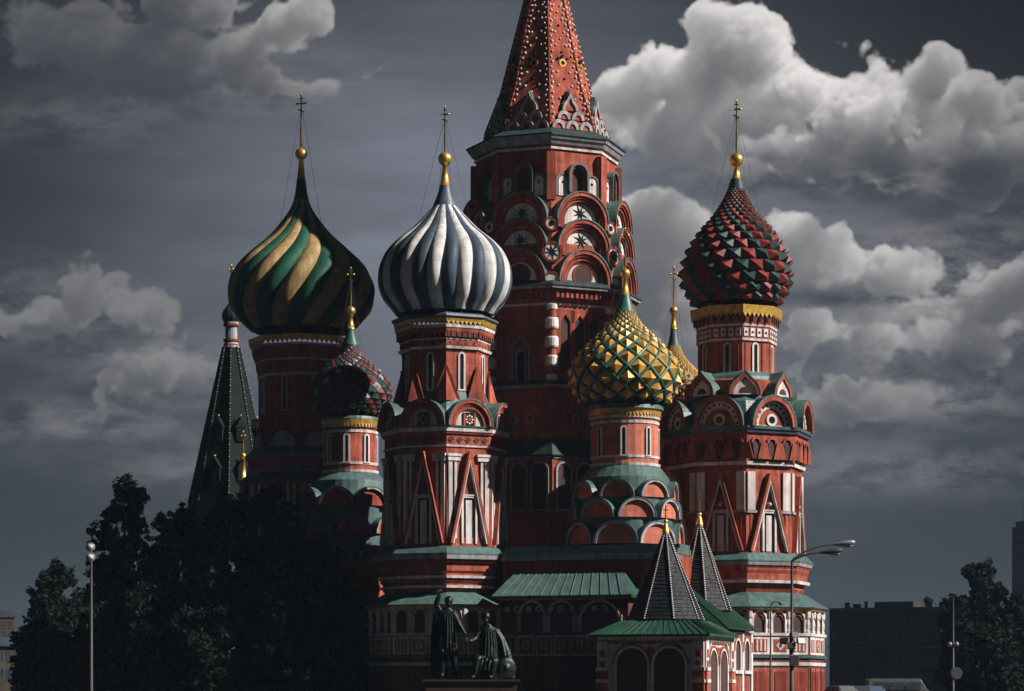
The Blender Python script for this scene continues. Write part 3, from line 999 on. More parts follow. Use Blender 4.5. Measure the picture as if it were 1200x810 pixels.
    T.octo(mb, [(95, 327), (110, 331), (113, 334), (113, 335)], 0)
    T.band(mb, 111, 335, 338.5, 1, flare=1, inn=12)
    T.band(mb, 107, 338.5, 342, 2, flare=2, inn=10)
    T.band(mb, 97.2, 356, 358.5, 3, flare=.8)
    T.build(mb, 'cornice', [DTEAL, GREY, BRICKD, WHITE])
    mb = MB()
    for phi in FACES:
        fr = T.frame(phi, 101)
        for i in range(12):
            x = -38 + 76 * (i + .5) / 12
            mb.box(fr, x - 1.7, x + 1.7, 343, 350, -3, 5.2 - .4 * (i % 2), 0)
    T.build(mb, 'bracket', [BRICK])
    # banded corner columns
    for k in (-2, -1, 0, 1, 2):
        a = ROT + 45 * k
        c = dirv(a) * 97 * T.u
        mb = MB()
        y = 358
        for i, (h, r, m) in enumerate([(7, 6.2, 0), (9, 5.2, 1), (13, 7.8, 0), (9, 5.4, 1), (13, 7.8, 0), (9, 5.4, 1), (13, 7.8, 0), (9, 5.4, 1), (7, 6.6, 0), (12, 5.4, 1)]):
            rr = []
            for t, q in ((0, .86), (.15, 1), (.85, 1), (1, .86)):
                rr.append([c + Vector((math.cos(2 * math.pi * j / 16) * r * q * T.u, math.sin(2 * math.pi * j / 16) * r * q * T.u, T.zf(y + h * t, 97))) for j in range(20)])
            mb.loft(rr, m, False)
            y += h
        T.build(mb, 'banded_column', [WHITE, BRICK])
    for phi in FACES:
        fr = T.frame(phi, 96)
        if phi > 0:
            for x in (-21, -2, 17):      # tall pointed recesses, each between raised strips
                mb = MB()
                w = 6.2
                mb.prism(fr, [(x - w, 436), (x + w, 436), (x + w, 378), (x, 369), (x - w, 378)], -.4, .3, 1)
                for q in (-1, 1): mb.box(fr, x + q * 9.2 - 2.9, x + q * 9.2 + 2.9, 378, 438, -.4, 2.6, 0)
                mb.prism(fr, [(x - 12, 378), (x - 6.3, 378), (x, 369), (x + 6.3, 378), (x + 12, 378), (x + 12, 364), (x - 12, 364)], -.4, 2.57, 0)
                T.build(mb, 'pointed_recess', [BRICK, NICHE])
        else:
            mb = MB()
            for q in (-1, 1): mb.box(fr, q * 10.5 - 1.3, q * 10.5 + 1.3, 408, 448, -.4, 2.4, 0)
            mb.archframe(fr, 0, 410, 448, 4.6, 6.4, -.4, 1.7, 0)
            mb.arch(fr, 0, 412, 448, 4.6, -.4, .3, 1)
            mb.strip(fr, (-13, 409), (0, 395), 2.2, -.4, 3, 0); mb.strip(fr, (13, 409), (0, 395), 2.2, -.4, 2.97, 0)
            mb.box(fr, -13, -8, 407.5, 409.5, -.4, 2.8, 0); mb.box(fr, 8, 13, 407.5, 409.5, -.4, 2.8, 0)
            T.build(mb, 'window', [GREY, GLASS])
        fr = T.frame(phi, 99)
        for x in (-9, 12):
            mb = MB()
            mb.box(fr, x - 5, x + 5, 486, 496, -.4, 1.2, 0)
            mb.box(fr, x - 2.6, x + 2.6, 488.4, 493.6, .4, 1.8, 1)
            T.build(mb, 'small_window', [GREY, GLASS])
        fr = T.frame(phi, 104)
        mb = MB()
        for x in (-26, 0, 26):
            mb.archframe(fr, x, 541, 600, 8.5, 11, -.4, 1.8, 0)
            mb.arch(fr, x, 544, 598, 8.4, -.4, .25, 1)
        mb.box(fr, -40, 40, 535.5, 538, -.4, 1.5, 0)
        mb.box(fr, -40, 40, 597, 599, -.4, 1.4, 0)
        for x in (-12, 12):
            mb.strip(fr, (x - 9, 533), (x, 520), 1.8, -7, -2, 0); mb.strip(fr, (x + 9, 533), (x, 520), 1.8, -7, -2.05, 0)
        T.build(mb, 'arcade', [GREY, NICHE])
    mb = MB()
    T.octo(mb, [(98, 446.5), (103.5, 449), (104, 451)], 0)
    T.band(mb, 102, 451, 455, 1, flare=1.5, inn=6)
    T.octo(mb, [(98, 512), (108, 533), (108, 534.5)], 2)
    T.build(mb, 'cornice', [DTEAL, GREY, DTEAL])


tower_tent()


# ---- right: the dome of red and green studs
def tower_studded():
    T = Tower(863, 202)
    mb = MB()
    T.octo(mb, [(78, 860), (78, 694), (80, 690), (80, 682), (84, 679), (84, 672), (86, 668), (86, 664),
                (80, 656), (78, 646), (77, 548), (80, 541), (84, 512), (84, 506), (62, 470), (60, 445), (45.5, 442), (45.5, 399), (47, 396), (47, 382), (51, 370), (52, 366)], 0)
    tower_body(T, mb, [BRICK], 'brick tower under the red and green studded dome')
    T.ledge([(84, 503), (85, 500), (74, 470), (58, 462)], TEAL)
    T.ledge([(58, 466), (60, 455), (52, 440), (45, 434)], TEAL)
    T.ledge([(80, 647.5), (83, 648.5), (91, 656), (91, 657.5)], TEAL)
    mb = MB()
    T.band(mb, 89, 657.4, 662, 0, flare=1.6, inn=10)
    T.band(mb, 86, 662, 666, 1, flare=2)
    T.band(mb, 86.5, 679.5, 683, 2, flare=.8)
    T.build(mb, 'cornice', [GREY, BRICK, WHITE])
    mb = MB()
    T.band(mb, 90, 499, 502.5, 0, flare=.8, inn=8)
    T.band(mb, 87, 502.5, 507, 1, flare=1.8, inn=6)
    T.band(mb, 81.5, 541, 545, 2, flare=.8)
    T.band(mb, 77.6, 546, 549, 3, flare=.5)
    T.build(mb, 'cornice', [TEAL, SLATE, WHITE, BRICK])
    lozenge_row(T, 84.5, 512, 538, 3, NICHE, shape='drop', wfac=.32)
    T.mouldings([WHITE], (0, 48, 379.5, 382, .8), (0, 47.6, 396.2, 399, .6))
    gold_trim(T, 53.5, 357, 366.5, teeth=56)
    lozenge_row(T, 51, 368.5, 378, 4, NICHE, shape='tooth', wfac=.36, frame=WHITE)
    lozenge_row(T, 47, 384.5, 394, 4, NICHE, shape='square', wfac=.32, frame=WHITE)
    for phi in FACES:
        slit_window(T, phi, 45.5, 0, 401, 446, 2.3, 2.2)
        for x in (-11.5, 11.5):
            fr = T.frame(phi, 45.5)
            mb = MB(); mb.box(fr, x - 2.2, x + 2.2, 402, 446, -.5, .9, 0); T.build(mb, 'lesene', [BRICK])
        kokoshnik(T, phi, 84, 500, 29, 'wheel', sy=1.22, deep=18, outer=BRICK)
        fr = T.frame(phi, 77)
        w = 2 * 77 * math.sin(R_(22.5)) / 2
        for sgn in (-1, 1):
            x = sgn * (w - 5.5)
            mb = MB()
            mb.box(fr, x - 5, x + 5, 553, 598, -3.5, 2.4, 0)
            mb.box(fr, x - 1.2, x + 1.2, 602, 646, -3.5, 1.6, 1)
            T.build(mb, 'pilaster', [WHITE, BRICK])
        mb = MB()
        mb.box(fr, -w - .4, w + .4, 598.4, 601.4, -2, 3.0, 0)
        T.build(mb, 'sill', [GREY])
        tall_gable(T, phi, 78, 555, 646, 26, (599, 646, 9.5))
        mb = MB(); mb.ball(T.frame(phi, 78).P(0, 591, 2), 2.4 * T.u, 0, 10, 8); mb.tube([T.frame(phi, 78).P(0, 591, 2), T.frame(phi, 78).P(0, 591, -1)], .05); T.build(mb, 'ball_boss', [WHITE])
    for k in (-2, -1, 0, 1, 2, 3):
        a = ROT + 45 * k
        if k in (-2, 3): continue
        kokoshnik(T, a, 66, 463, 17.5, 'shell', flat=False, sy=1.15, pt=.34, deep=22)
    prof = [(221, 9.5), (232, 14), (243, 20), (257, 29), (270, 40), (283, 48.5), (297, 55.5), (310, 60), (325, 61.5), (338, 59), (350, 53), (358, 48)]
    dome_studs(T, prof, 22, .215, .135, [STUDR, STUDG, STUDG], [(226, 11.5), (221, 10), (212, 7.2), (210, 6.6)], 'onion dome of red and green pointed studs')
    finial(T, 0, 211, 195, 187.5, 8, 118, (5.2, 2.8), (248, 30))


tower_studded()


# ---- back left: green and yellow swirled dome
def tower_swirl():
    T = Tower(353, 215.5)
    mb = MB()
    T.octo(mb, [(72, 860), (72, 562), (62, 555), (62, 533), (56, 522), (52, 498), (50, 496), (50, 437), (53, 428), (53, 421), (57, 412), (58, 402)], 0)
    tower_body(T, mb, [BRICK], 'shaded brick tower under the green and yellow swirled dome')
    gold_trim(T, 61, 391, 396.5, teeth=60)
    T.mouldings([WHITE], (0, 58.4, 401, 403.5, .8), (0, 54, 419, 421, .8), (0, 51, 436, 439, .8))
    mb = MB()
    T.octo(mb, [(56, 522), (62, 527), (66, 531)], 0)
    T.band(mb, 65, 531, 535, 1, flare=1); T.band(mb, 63, 549, 552, 1, flare=1)
    T.octo(mb, [(63, 552), (74, 560), (74, 562)], 0)
    T.build(mb, 'cornice', [TEAL, GREY])
    for phi in FACES:
        slit_window(T, phi, 50, 0, 439, 480, 2.3, 1.6)
        fr = T.frame(phi, 55)
        mb = MB()
        mb.ring(fr, 0, 523, 0, 17, -3, 1.6, 0, n=14, sy=1.1, ms=1); mb.ring(fr, 0, 523, 17, 19, -3, 2.4, 2, n=14, sy=1.1)
        T.build(mb, 'kokoshnik', [OFFW, TEAL, BRICKD])
        fr = T.frame(phi, 72)
        w = 2 * 72 * math.sin(R_(22.5)) / 2
        for x in (-w + 5, -w + 13, w - 13, w - 5):
            mb = MB(); mb.box(fr, x - 2, x + 2, 566, 660, -1, 1.5, 0); T.build(mb, 'pilaster', [WHITE])
        tall_gable(T, phi, 72, 560, 660, 20, (606, 660, 8))
    prof = [(231, 7.5), (245, 13), (260, 23), (275, 35), (290, 51), (305, 67), (320, 78), (335, 83.5), (350, 84), (365, 79), (379, 68), (389, 57)]
    dome_lobed(T, prof, 20, .07, lambda t: -14 + 74 * t, [0, 1], [DGREEN, TAN, BLACKG], [(234, 9), (229, 7.5), (217, 6), (210, 5.2)], label='onion dome with swirling green and yellow stripes', sub=10, pw=.7)
    finial(T, 0, 211, 188, 180.5, 7.2, 111, (4.8, 2.6), (262, 25))


tower_swirl()


# ---- the small round towers
def small_tower(cx, depth, Rd, drum, base_rows, tiers, label, trim, teeth, fin, wires):
    """drum: rows of trim top, upper band, drum top, drum bottom, skirt bottom"""
    T = Tower(cx, depth)
    y0, y1, y2, y3, y4 = drum
    n = 32
    mb = MB()
    T.octo(mb, [(base_rows[0] * .78, 860), (base_rows[0] * .78, tiers[0][0]), (Rd, y3 + 14), (Rd, y1), (Rd + 3, y0 + 4)], 0, n=n)
    tower_body(T, mb, [SALMON if cx > 500 else BRICK], label)
    for y, q in ((y1 - 3, 2.0), (y1 + 3.5, 1.0), (y3, 1.0), (y3 + 9, 2.0)):
        mb = MB(); T.band(mb, Rd + q, y, y + 3, 0, flare=.6, n=n); T.build(mb, 'moulding', [WHITE])
    gold_trim(T, Rd + 3.2, y0, y0 + 5, n=n, teeth=teeth)
    for k in range(-3, 4):
        slit_window(T, -8 + ROT + 45 * k, Rd, 0, y2, y3, 1.9, 2.0, flat=False)
    mb = MB()
    prof = [(Rd, y3 + 11), (Rd + 4, y3 + 14), (base_rows[1] * .93, y4 + 6)]
    for (yb, r, R, off), nxt in zip(tiers[::-1], tiers[::-1][1:] + [None]):
        prof += [(R * .93, yb - r * .5), (R * .97, yb)]
    T.octo(mb, prof, 0, n=n)
    T.build(mb, 'skirt_roof', [TEAL])
    for yb, r, R, off in tiers:
        for k in range(-3, 4):
            a = off + 45 * k
            if abs(a) > 125: continue
            kokoshnik(T, a, R, yb, r, 'plain', flat=False, deep=15, outer=SALMON if cx > 500 else BRICK)
    finial(T, 0, *fin, wires=wires, thick=.55)
    return T


T = small_tower(732.5, 192, 39, (478, 489, 499, 533, 552), (58, 56), [(637, 25.5, 63, -12), (606, 22, 59, 10.5), (582, 19.5, 57, -12)], 'small round tower under the green and gold latticed dome', TRIMG, 60,
                (347, 327, 320.5, 6.2, 268, (5.2, 2.4)), (372, 20))
prof = [(362, 10.5), (371, 13.5), (380, 19), (390, 28), (400, 38), (411, 47.5), (422, 56), (433, 62), (444, 64), (455, 61), (466, 53.5), (475, 45)]
dome_lattice(T, prof, 15, .20, .095, .80, [LATG, GOLDP, LATG], [(366, 12.5), (360, 10), (350, 6.5), (346, 5.8)], 'onion dome of gold diamonds in a green lattice', rib=.045)
mb = MB(); T.band(mb, 45.5, 472.5, 477.5, 0, flare=-1, n=32, inn=14); T.build(mb, 'ledge_roof', [TEAL])

T = small_tower(411, 204, 30.5, (491, 500, 508, 541, 556), (54, 48), [(664, 24, 55, -14), (625, 20, 53, 8), (592, 21, 51, -14)], 'small round tower beside trees under the red and teal checkered dome', TRIMG, 50,
                (386, 371, 364.5, 5.6, 314, (4.6, 2.2)), (412, 14))
prof = [(402, 8.5), (410, 11), (418, 15.5), (430, 29), (443, 40.5), (455, 46.5), (466, 47.5), (477, 42), (489, 33)]
dome_lattice(T, prof, 20, .145, .05, .84, [BLACKG, STUDR, STUDG, OFFW, LATG], [(405, 10), (400, 8), (390, 5), (385, 4.6)], 'onion dome checkered in red, teal and white',
             colour=lambda j, k: (3 if ((j - k) // 2) % 5 == 0 else 1) if ((j + k) // 2) % 2 else 2, rib=.02)
mb = MB(); T.band(mb, 35, 487, 490.5, 0, flare=-1, n=32, inn=10); T.build(mb, 'ledge_roof', [TEAL])


def tower_far():
    T = Tower(789.5, 224)
    mb = MB()
    T.octo(mb, [(34, 860), (34, 470), (36, 465)], 0, n=32)
    tower_body(T, mb, [BRICK], 'far round tower showing only its ochre dome')
    prof = [(404, 6.5), (414, 10), (424, 16), (432, 23), (440, 30), (447, 33), (454, 33), (462, 28), (468, 24)]
    dome_lattice(T, prof, 18, .15, .12, .8, [LATG, GOLDP, SLATE], [(406, 7.5), (400, 6), (390, 4), (385, 3.6)], 'ochre onion dome half hidden between towers')
    finial(T, 0, 386, 370, 364, 5, 313, (3.6, 2), wires=(424, 15), thick=.55)


tower_far()
# ------------------------------------------------------------------ galleries and porch of the cathedral
PN, PW = -19.5, 70.5        # the building's own north and west faces


def wall_frame(px, depth, phi):
    u = depth / F
    return Frame(((px - 600) * u, depth, 0), phi, u, u)


def cpart(mb, name, mats, label=None, parent=None):
    """part of the cathedral built in world coordinates"""
    o = mb.build(name, mats, parent or cath, (0, 0, 0) if parent else -Vector(cath.location))
    if label: o['label'] = label
    return o


def gallery_ring(cx, depth, R, rows, label, phis, trim):
    """eight-sided gallery round a tower foot: roof, arcade, balustrade, base"""
    yr, ye, yb0, yb1 = rows
    T = Tower(cx, depth)
    mb = MB()
    T.octo(mb, [(R, 860), (R, yb0), (R - 6, yb0 - .5), (R - 6, ye + 1)], 0)
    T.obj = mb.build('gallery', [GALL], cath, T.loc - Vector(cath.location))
    T.obj['label'] = label
    T.ledge([(R - 8, ye + 4), (R + 5, ye + 1), (R + 6, ye), (R * .78, yr)], TEAL, 'gallery_roof')
    mb = MB()
    T.band(mb, R + 2, ye + 1.2, ye + 4, 0, flare=1.5, inn=8)
    T.build(mb, 'eaves_trim', [TRIMG])
    mb = MB()
    T.band(mb, R + 2.2, yb0 - 2.4, yb0 + 1, 0, flare=.5, inn=8); T.band(mb, R + 2.5, yb1, yb1 + 3, 1, flare=.5, inn=6); T.band(mb, R + 1.4, yb1 + 8, yb1 + 12, 0, flare=.5, inn=6)
    T.build(mb, 'ledge', [trim, TEAL])
    w = 2 * R * math.sin(R_(22.5))
    for phi in phis:
        fr = T.frame(phi, R)
        n = 3
        for i in range(n):
            x = w * ((i + .5) / n - .5); p = w / n
            mb = MB()
            mb.arch(fr, x, ye + 5, yb0 - 3, p * .31, -5.2, -4.2, 1)
            mb.archframe(fr, x, ye + 3.4, yb0 - 2.4, p * .31, p * .42, -5.2, -1.2, 0)
            mb.ring(fr, x, ye + 4 + p * .42, p * .21, p * .27, -5.2, -2.6, 2, n=10)
            T.build(mb, 'arch', [trim, NICHE, BRICK])
            mb = MB()
            mb.box(fr, x - p * .46, x + p * .46, yb0 + 2, yb1 - 1, -.6, .5, 0)
            mb.box(fr, x - p * .33, x + p * .33, yb0 + 5, yb1 - 4, .2, 1.0, 1)
            if i % 2 == 0:
                for q in (-.2, 0, .2): mb.box(fr, x + p * q - 1, x + p * q + 1, yb0 + 6, yb1 - 5, .8, 1.5, 0)
            else:
                c = (yb0 + yb1) / 2 + .5
                mb.prism(fr, [(x - p * .22, c), (x, c + 6), (x + p * .22, c), (x, c - 6)], .8, 1.5, 0)
                mb.disc(fr, x, c, 2.2, 1.2, 1.9, 1, n=10)
            T.build(mb, 'balustrade_panel', [trim, BRICK])
        for i in range(n + 1):
            x = w * (i / n - .5)
            mb = MB()
            c = fr.P(x, 0, -2.6)
            rr = []
            for y, r in ((yb0 - 2, 3.2), (yb0 - 5, 3.2), (yb0 - 6, 2.4), ((ye + yb0) / 2 + 4, 3.3), ((ye + yb0) / 2 - 2, 2.3), (ye + 14, 2.6), (ye + 12, 3.8), (ye + 4, 3.8)):
                rr.append([Vector((c.x, c.y, fr.P(0, y, 0).z)) + Vector((math.cos(a * math.pi / 4), math.sin(a * math.pi / 4), 0)) * r * T.u for a in range(8)])
            mb.loft(rr, 0, False)
            T.build(mb, 'column', [trim])
        for i in range(3):
            x = w * ((i + .5) / 3 - .5); p = w / 3
            mb = MB()
            mb.box(fr, x - p * .42, x + p * .42, yb1 + 15, 845, -.6, 1.2, 0)
            mb.box(fr, x - p * .30, x + p * .30, yb1 + 19, 845, .6, 1.9, 1)
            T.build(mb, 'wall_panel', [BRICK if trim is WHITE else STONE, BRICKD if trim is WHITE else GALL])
    return T


PALE = mat('pale_gallery_paint', (.60, .55, .54), .88, var=.25, scale=1.0, streak=.4, spec=.15)
gallery_ring(521.5, 194, 89, (693, 708, 744, 768), 'shaded arcade under the blue and white striped dome', (PN - 45, PN, PN + 45), PALE)
gallery_ring(863, 202, 104, (694, 711, 744, 768), 'white and red arcade at the right end', (PN, PN + 45, PW), WHITE)

# walls and roofs between the two front towers
fr = wall_frame(597, 190, PN)
mb = MB(); mb.box(fr, -8, 205, 652, 860, -60, 0, 0); up = cpart(mb, 'terrace_wall', [BRICKD])
mb = MB()
mb.prism(fr, [(-8, 654), (205, 654), (205, 646), (-8, 646)], -55, 4, 0)
mb.prism(fr, [(-8, 645.9), (205, 645.9), (205, 641), (-8, 641)], -50, -6, 0)
mb.box(fr, -8, 205, 654, 658, -20, 7, 1)
up = cpart(mb, 'terrace_ledge', [TEAL, GREY])
fr = wall_frame(588, 187, PN)
mb = MB()
mb.box(fr, -4, 152, 704, 860, -36, -8, 0)
mb.box(fr, -4, 152, 770, 860, -8, 0, 0)
mb.box(fr, -4, 152, 742, 770, -8, -1, 0)
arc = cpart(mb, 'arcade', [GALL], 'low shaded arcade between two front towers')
mb = MB()
a, b, c, d = fr.P(-10, 699, 8), fr.P(160, 699, 8), fr.P(140, 672, -34), fr.P(2, 672, -34)
e, f_ = fr.P(160, 699, -70), fr.P(140, 672, -60)
mb.quad(a, b, c, d, 0); mb.quad(b, e, f_, c, 1)
k = Vector((0, 0, -.22))
mb.quad(a + k, b + k, b, a, 0); mb.quad(b + k, e + k, e, b, 1)
mb.quad(a + k, b + k, c + k, d + k, 0)
cpart(mb, 'lean_to_roof', [TEAL, GREEN])
for i in range(1, 14):     # standing seams of the sheet roof
    mb = MB() if i == 1 else mb
    t = i / 14
    p, q = a.lerp(b, t), d.lerp(c, t)
    o = Vector((0, 0, .05))
    mb.tube([p + o, q + o], .03, 4, 0, False)
cpart(mb, 'roof_seam', [TEAL])
mb = MB(); mb.box(fr, -4, 152, 699.5, 703.5, -9, 2, 0); cpart(mb, 'eaves_trim', [TRIMG])
for x in (35, 71, 118):
    r = 13.5 if x < 100 else 22
    mb = MB()
    mb.ring(fr, x, 720 + (r - 13.5), r, r + 3, -9, -6, 0, n=16); mb.ring(fr, x, 720 + (r - 13.5), r + 3, r + 4.5, -9, -6.8, 1, n=16)
    mb.arch(fr, x, 720 - 13.5, 742, r, -9, -7.7, 2, n=14)
    cpart(mb, 'arch', [PALE, BRICK, NICHE])
    for q in (-1, 1):
        mb = MB()
        for j in range(5): mb.box(fr, x + q * (r + 2.6) - 2.4, x + q * (r + 2.6) + 2.4, 722 + j * 4, 725 + j * 4, -9, -6.2 + .3 * (j % 2), 0)
        mb.box(fr, x + q * (r + 2.6) - 2.2, x + q * (r + 2.6) + 2.2, 721, 742, -9, -6.6, 1)
        cpart(mb, 'pier', [PALE, BRICK])
for i in range(6):
    x = 8 + 22 * i
    mb = MB()
    mb.box(fr, x - 10, x + 10, 745, 769, -2, -.2, 0); mb.box(fr, x - 8.4, x + 8.4, 747.5, 766.5, -1, .5, 1); mb.box(fr, x - 3.6, x + 3.6, 752, 762, 0, 1.0, 0); mb.box(fr, x - 2.4, x + 2.4, 753.5, 760.5, .6, 1.3, 1)
    cpart(mb, 'balustrade_panel', [PALE, BRICKD])
for i in range(5):
    x = 9 + 27 * i
    mb = MB()
    mb.disc(fr, x - 5, 714, 3.6, -9, -7, 0, n=10); mb.ring(fr, x + 7, 714, 2, 4, -9, -7.05, 0, a0=0, a1=360, n=12)
    cpart(mb, 'painted_ornament', [PALE])

# porch with two black tents
pc = wall_frame(825, 176, PN)
pw = Frame(pc.o, PW, pc.u, pc.u)
PSZ = 130
mb = MB()
P0 = [pc.P(-PSZ, 0, 0), pc.P(0, 0, 0), pc.P(0, 0, -PSZ), pc.P(-PSZ, 0, -PSZ)]
z1 = pc.P(0, 745, 0).z
mb.loft([[Vector((p.x, p.y, 0)) for p in P0], [Vector((p.x, p.y, z1)) for p in P0]], 0)
porch = cpart(mb, 'porch', [WHITE], 'white and red entrance porch with black tent roofs')
PORCHMAT = [WHITE, BRICK, NICHE, GREY]
off = Vector((0, 0, 0))


def pchild(mb, name, mats): return mb.build(name, mats, porch, (0, 0, 0))


def roof_slab(pts_eave, ze, pts_top, zt, th=.16):
    A = [Vector((p.x, p.y, ze)) for p in pts_eave]; B = [Vector((p.x, p.y, zt)) for p in pts_top]
    mb = MB()
    n = len(A)
    for i in range(n):
        j = (i + 1) % n
        mb.quad(A[i], A[j], B[j], B[i], 0)
        mb.quad(A[i] - Vector((0, 0, th)), A[j] - Vector((0, 0, th)), A[j], A[i], 0)
    mb.add(B, [tuple(range(n))], 0)
    mb.add([p - Vector((0, 0, th)) for p in A], [tuple(range(n))], 0)
    for i in range(n):     # standing seams
        j = (i + 1) % n
        m = max(3, int((A[i] - A[j]).length / .55))
        for k in range(m + 1):
            p, q = A[i].lerp(A[j], k / m), B[i].lerp(B[j], k / m)
            mb.tube([p + Vector((0, 0, .03)), q + Vector((0, 0, .03))], .028, 4, 0, False)
    return mb


e = 9
mb = roof_slab([pc.P(-PSZ - e, 0, e), pc.P(e, 0, e), pc.P(e, 0, -PSZ), pc.P(-PSZ - e, 0, -PSZ)], pc.P(0, 743, 0).z,
               [pc.P(-PSZ + 22, 0, -22), pc.P(-22, 0, -22), pc.P(-22, 0, -PSZ + 20), pc.P(-PSZ + 22, 0, -PSZ + 20)], pc.P(0, 726, 0).z)
pchild(mb, 'hip_roof', [GREEN])


def black_tent(px, depth, R, y_apex, y_base, ball, cross_y, tilt):
    T = Tower(px, depth)
    T.obj = porch
    o = T.loc
    rot = 8
    pts = [dirv(rot + 45 * k) for k in range(8)]
    zb, za = T.z(y_base), T.z(y_apex)
    mb = MB()
    rings = []
    for t in (0, .25, .5, .75, 1):
        rings.append([o + p * (R * (1 - t) + .7 * t) * T.u + Vector((0, 0, zb + (za - zb) * t)) for p in pts])
    mb.loft(rings, 0)
    # scale courses
    rnd = random.Random(int(px))
    for k in range(8):
        for i in range(22):
            t0 = i / 23
            a0 = o + pts[k] * (R * (1 - t0)) * T.u + Vector((0, 0, zb + (za - zb) * t0)); b0 = o + pts[(k + 1) % 8] * (R * (1 - t0)) * T.u + Vector((0, 0, zb + (za - zb) * t0))
            t1 = (i + 1) / 23
            a1 = o + pts[k] * (R * (1 - t1)) * T.u + Vector((0, 0, zb + (za - zb) * t1)); b1 = o + pts[(k + 1) % 8] * (R * (1 - t1)) * T.u + Vector((0, 0, zb + (za - zb) * t1))
            nn = (b0 - a0).cross(a1 - a0).normalized()
            m = max(1, int((b0 - a0).length / .3))
            for q in range(m):
                p0, p1 = a0.lerp(b0, q / m), a0.lerp(b0, (q + 1) / m)
                q0, q1 = a1.lerp(b1, q / m), a1.lerp(b1, (q + 1) / m)
                l0, l1 = .05 + rnd.uniform(-tilt, tilt), .05 + rnd.uniform(-tilt, tilt)
                mb.add([p0 + nn * l0, p1 + nn * l1, q1 + nn * .01, q0 + nn * .01], [(0, 1, 2, 3)], 0)
    x = mb.build('tent_roof', [TILE2 if tilt > .03 else TILE], porch)
    for k in range(8):
        mb = MB()
        A, B = o + pts[k] * R * T.u + Vector((0, 0, zb)), o + pts[k] * .7 * T.u + Vector((0, 0, za))
        n = int((B - A).length / .19)
        for i in range(n):
            mb.ball(A.lerp(B, (i + .5) / n) + pts[k] * .05, .075, 0, 6, 4)
        mb.tube([A + pts[k] * .02, B + pts[k] * .02], .07, 6, 1)
        mb.build('beaded_ridge', [WHITE, TILE], porch)
    mb = MB()
    mb.loft([[o + Vector((math.cos(math.pi * i / 6) * r * T.u, math.sin(math.pi * i / 6) * r * T.u, T.z(y))) for i in range(12)] for y, r in ((y_apex + 2, 4.6), (y_apex - 3, 3.4), (y_apex - 9, 1.6), (y_apex - 11, 1.4))], 0, True)
    mb.ball(o + Vector((0, 0, T.z(ball))), 2.6 * T.u, 0, 12, 8)
    fr = Frame(o, PN, T.u, T.u)
    mb.box(fr, -.6, .6, cross_y, ball, -.6, .6, 0)
    mb.box(fr, -3, 3, cross_y + 5, cross_y + 6.4, -.5, .5, 0)
    mb.build('finial', [GOLD], porch)
    return x


cen = (P0[0] + P0[2]) / 2
bk = -pc.n
black_tent(600 + cen.x / cen.y * F, cen.y, 45, 622, 727, 611, 592, .02)
sec = Vector((cen.x, cen.y, 0)) + bk * 9.6
black_tent(600 + sec.x / sec.y * F, sec.y, 37, 613, 716, 603, 578, .03)
# stair block running back to the right-hand gallery, gabled green roof
st = Frame(pc.P(-12, 0, -PSZ), PW, pc.u, pc.u)      # its west face, s runs away from the viewer
st.o.z = 0
W_, L_ = 108, 150
B0 = [st.P(0, 0, 0), st.P(L_, 0, 0), st.P(L_, 0, -W_), st.P(0, 0, -W_)]
zs = st.P(0, 736, 0).z
mb = MB(); mb.loft([[Vector((p.x, p.y, 0)) for p in B0], [Vector((p.x, p.y, zs)) for p in B0]], 0); pchild(mb, 'stair_wall', [WHITE])
mb = MB()
zr, ze = st.P(0, 683, 0).z, st.P(0, 733, 0).z
E1, E2, E3, E4 = [Vector((p.x, p.y, ze)) for p in (st.P(-4, 0, 9), st.P(L_, 0, 9), st.P(L_, 0, -W_ - 9), st.P(-4, 0, -W_ - 9))]
T1, T2 = [Vector((p.x, p.y, zr)) for p in (st.P(24, 0, -W_ / 2), st.P(L_, 0, -W_ / 2))]
mb.quad(E1, E2, T2, T1, 0); mb.quad(E3, E4, T1, T2, 0); mb.add([E4, E1, T1], [(0, 1, 2)], 0); mb.quad(E1, E2, E3, E4, 0)
for k in range(15):
    t = k / 14
    mb.tube([E1.lerp(E2, t) + Vector((.03, 0, .04)), T1.lerp(T2, t) + Vector((.03, 0, .04))], .035, 4, 0, False)
pchild(mb, 'gable_roof', [GREEN])


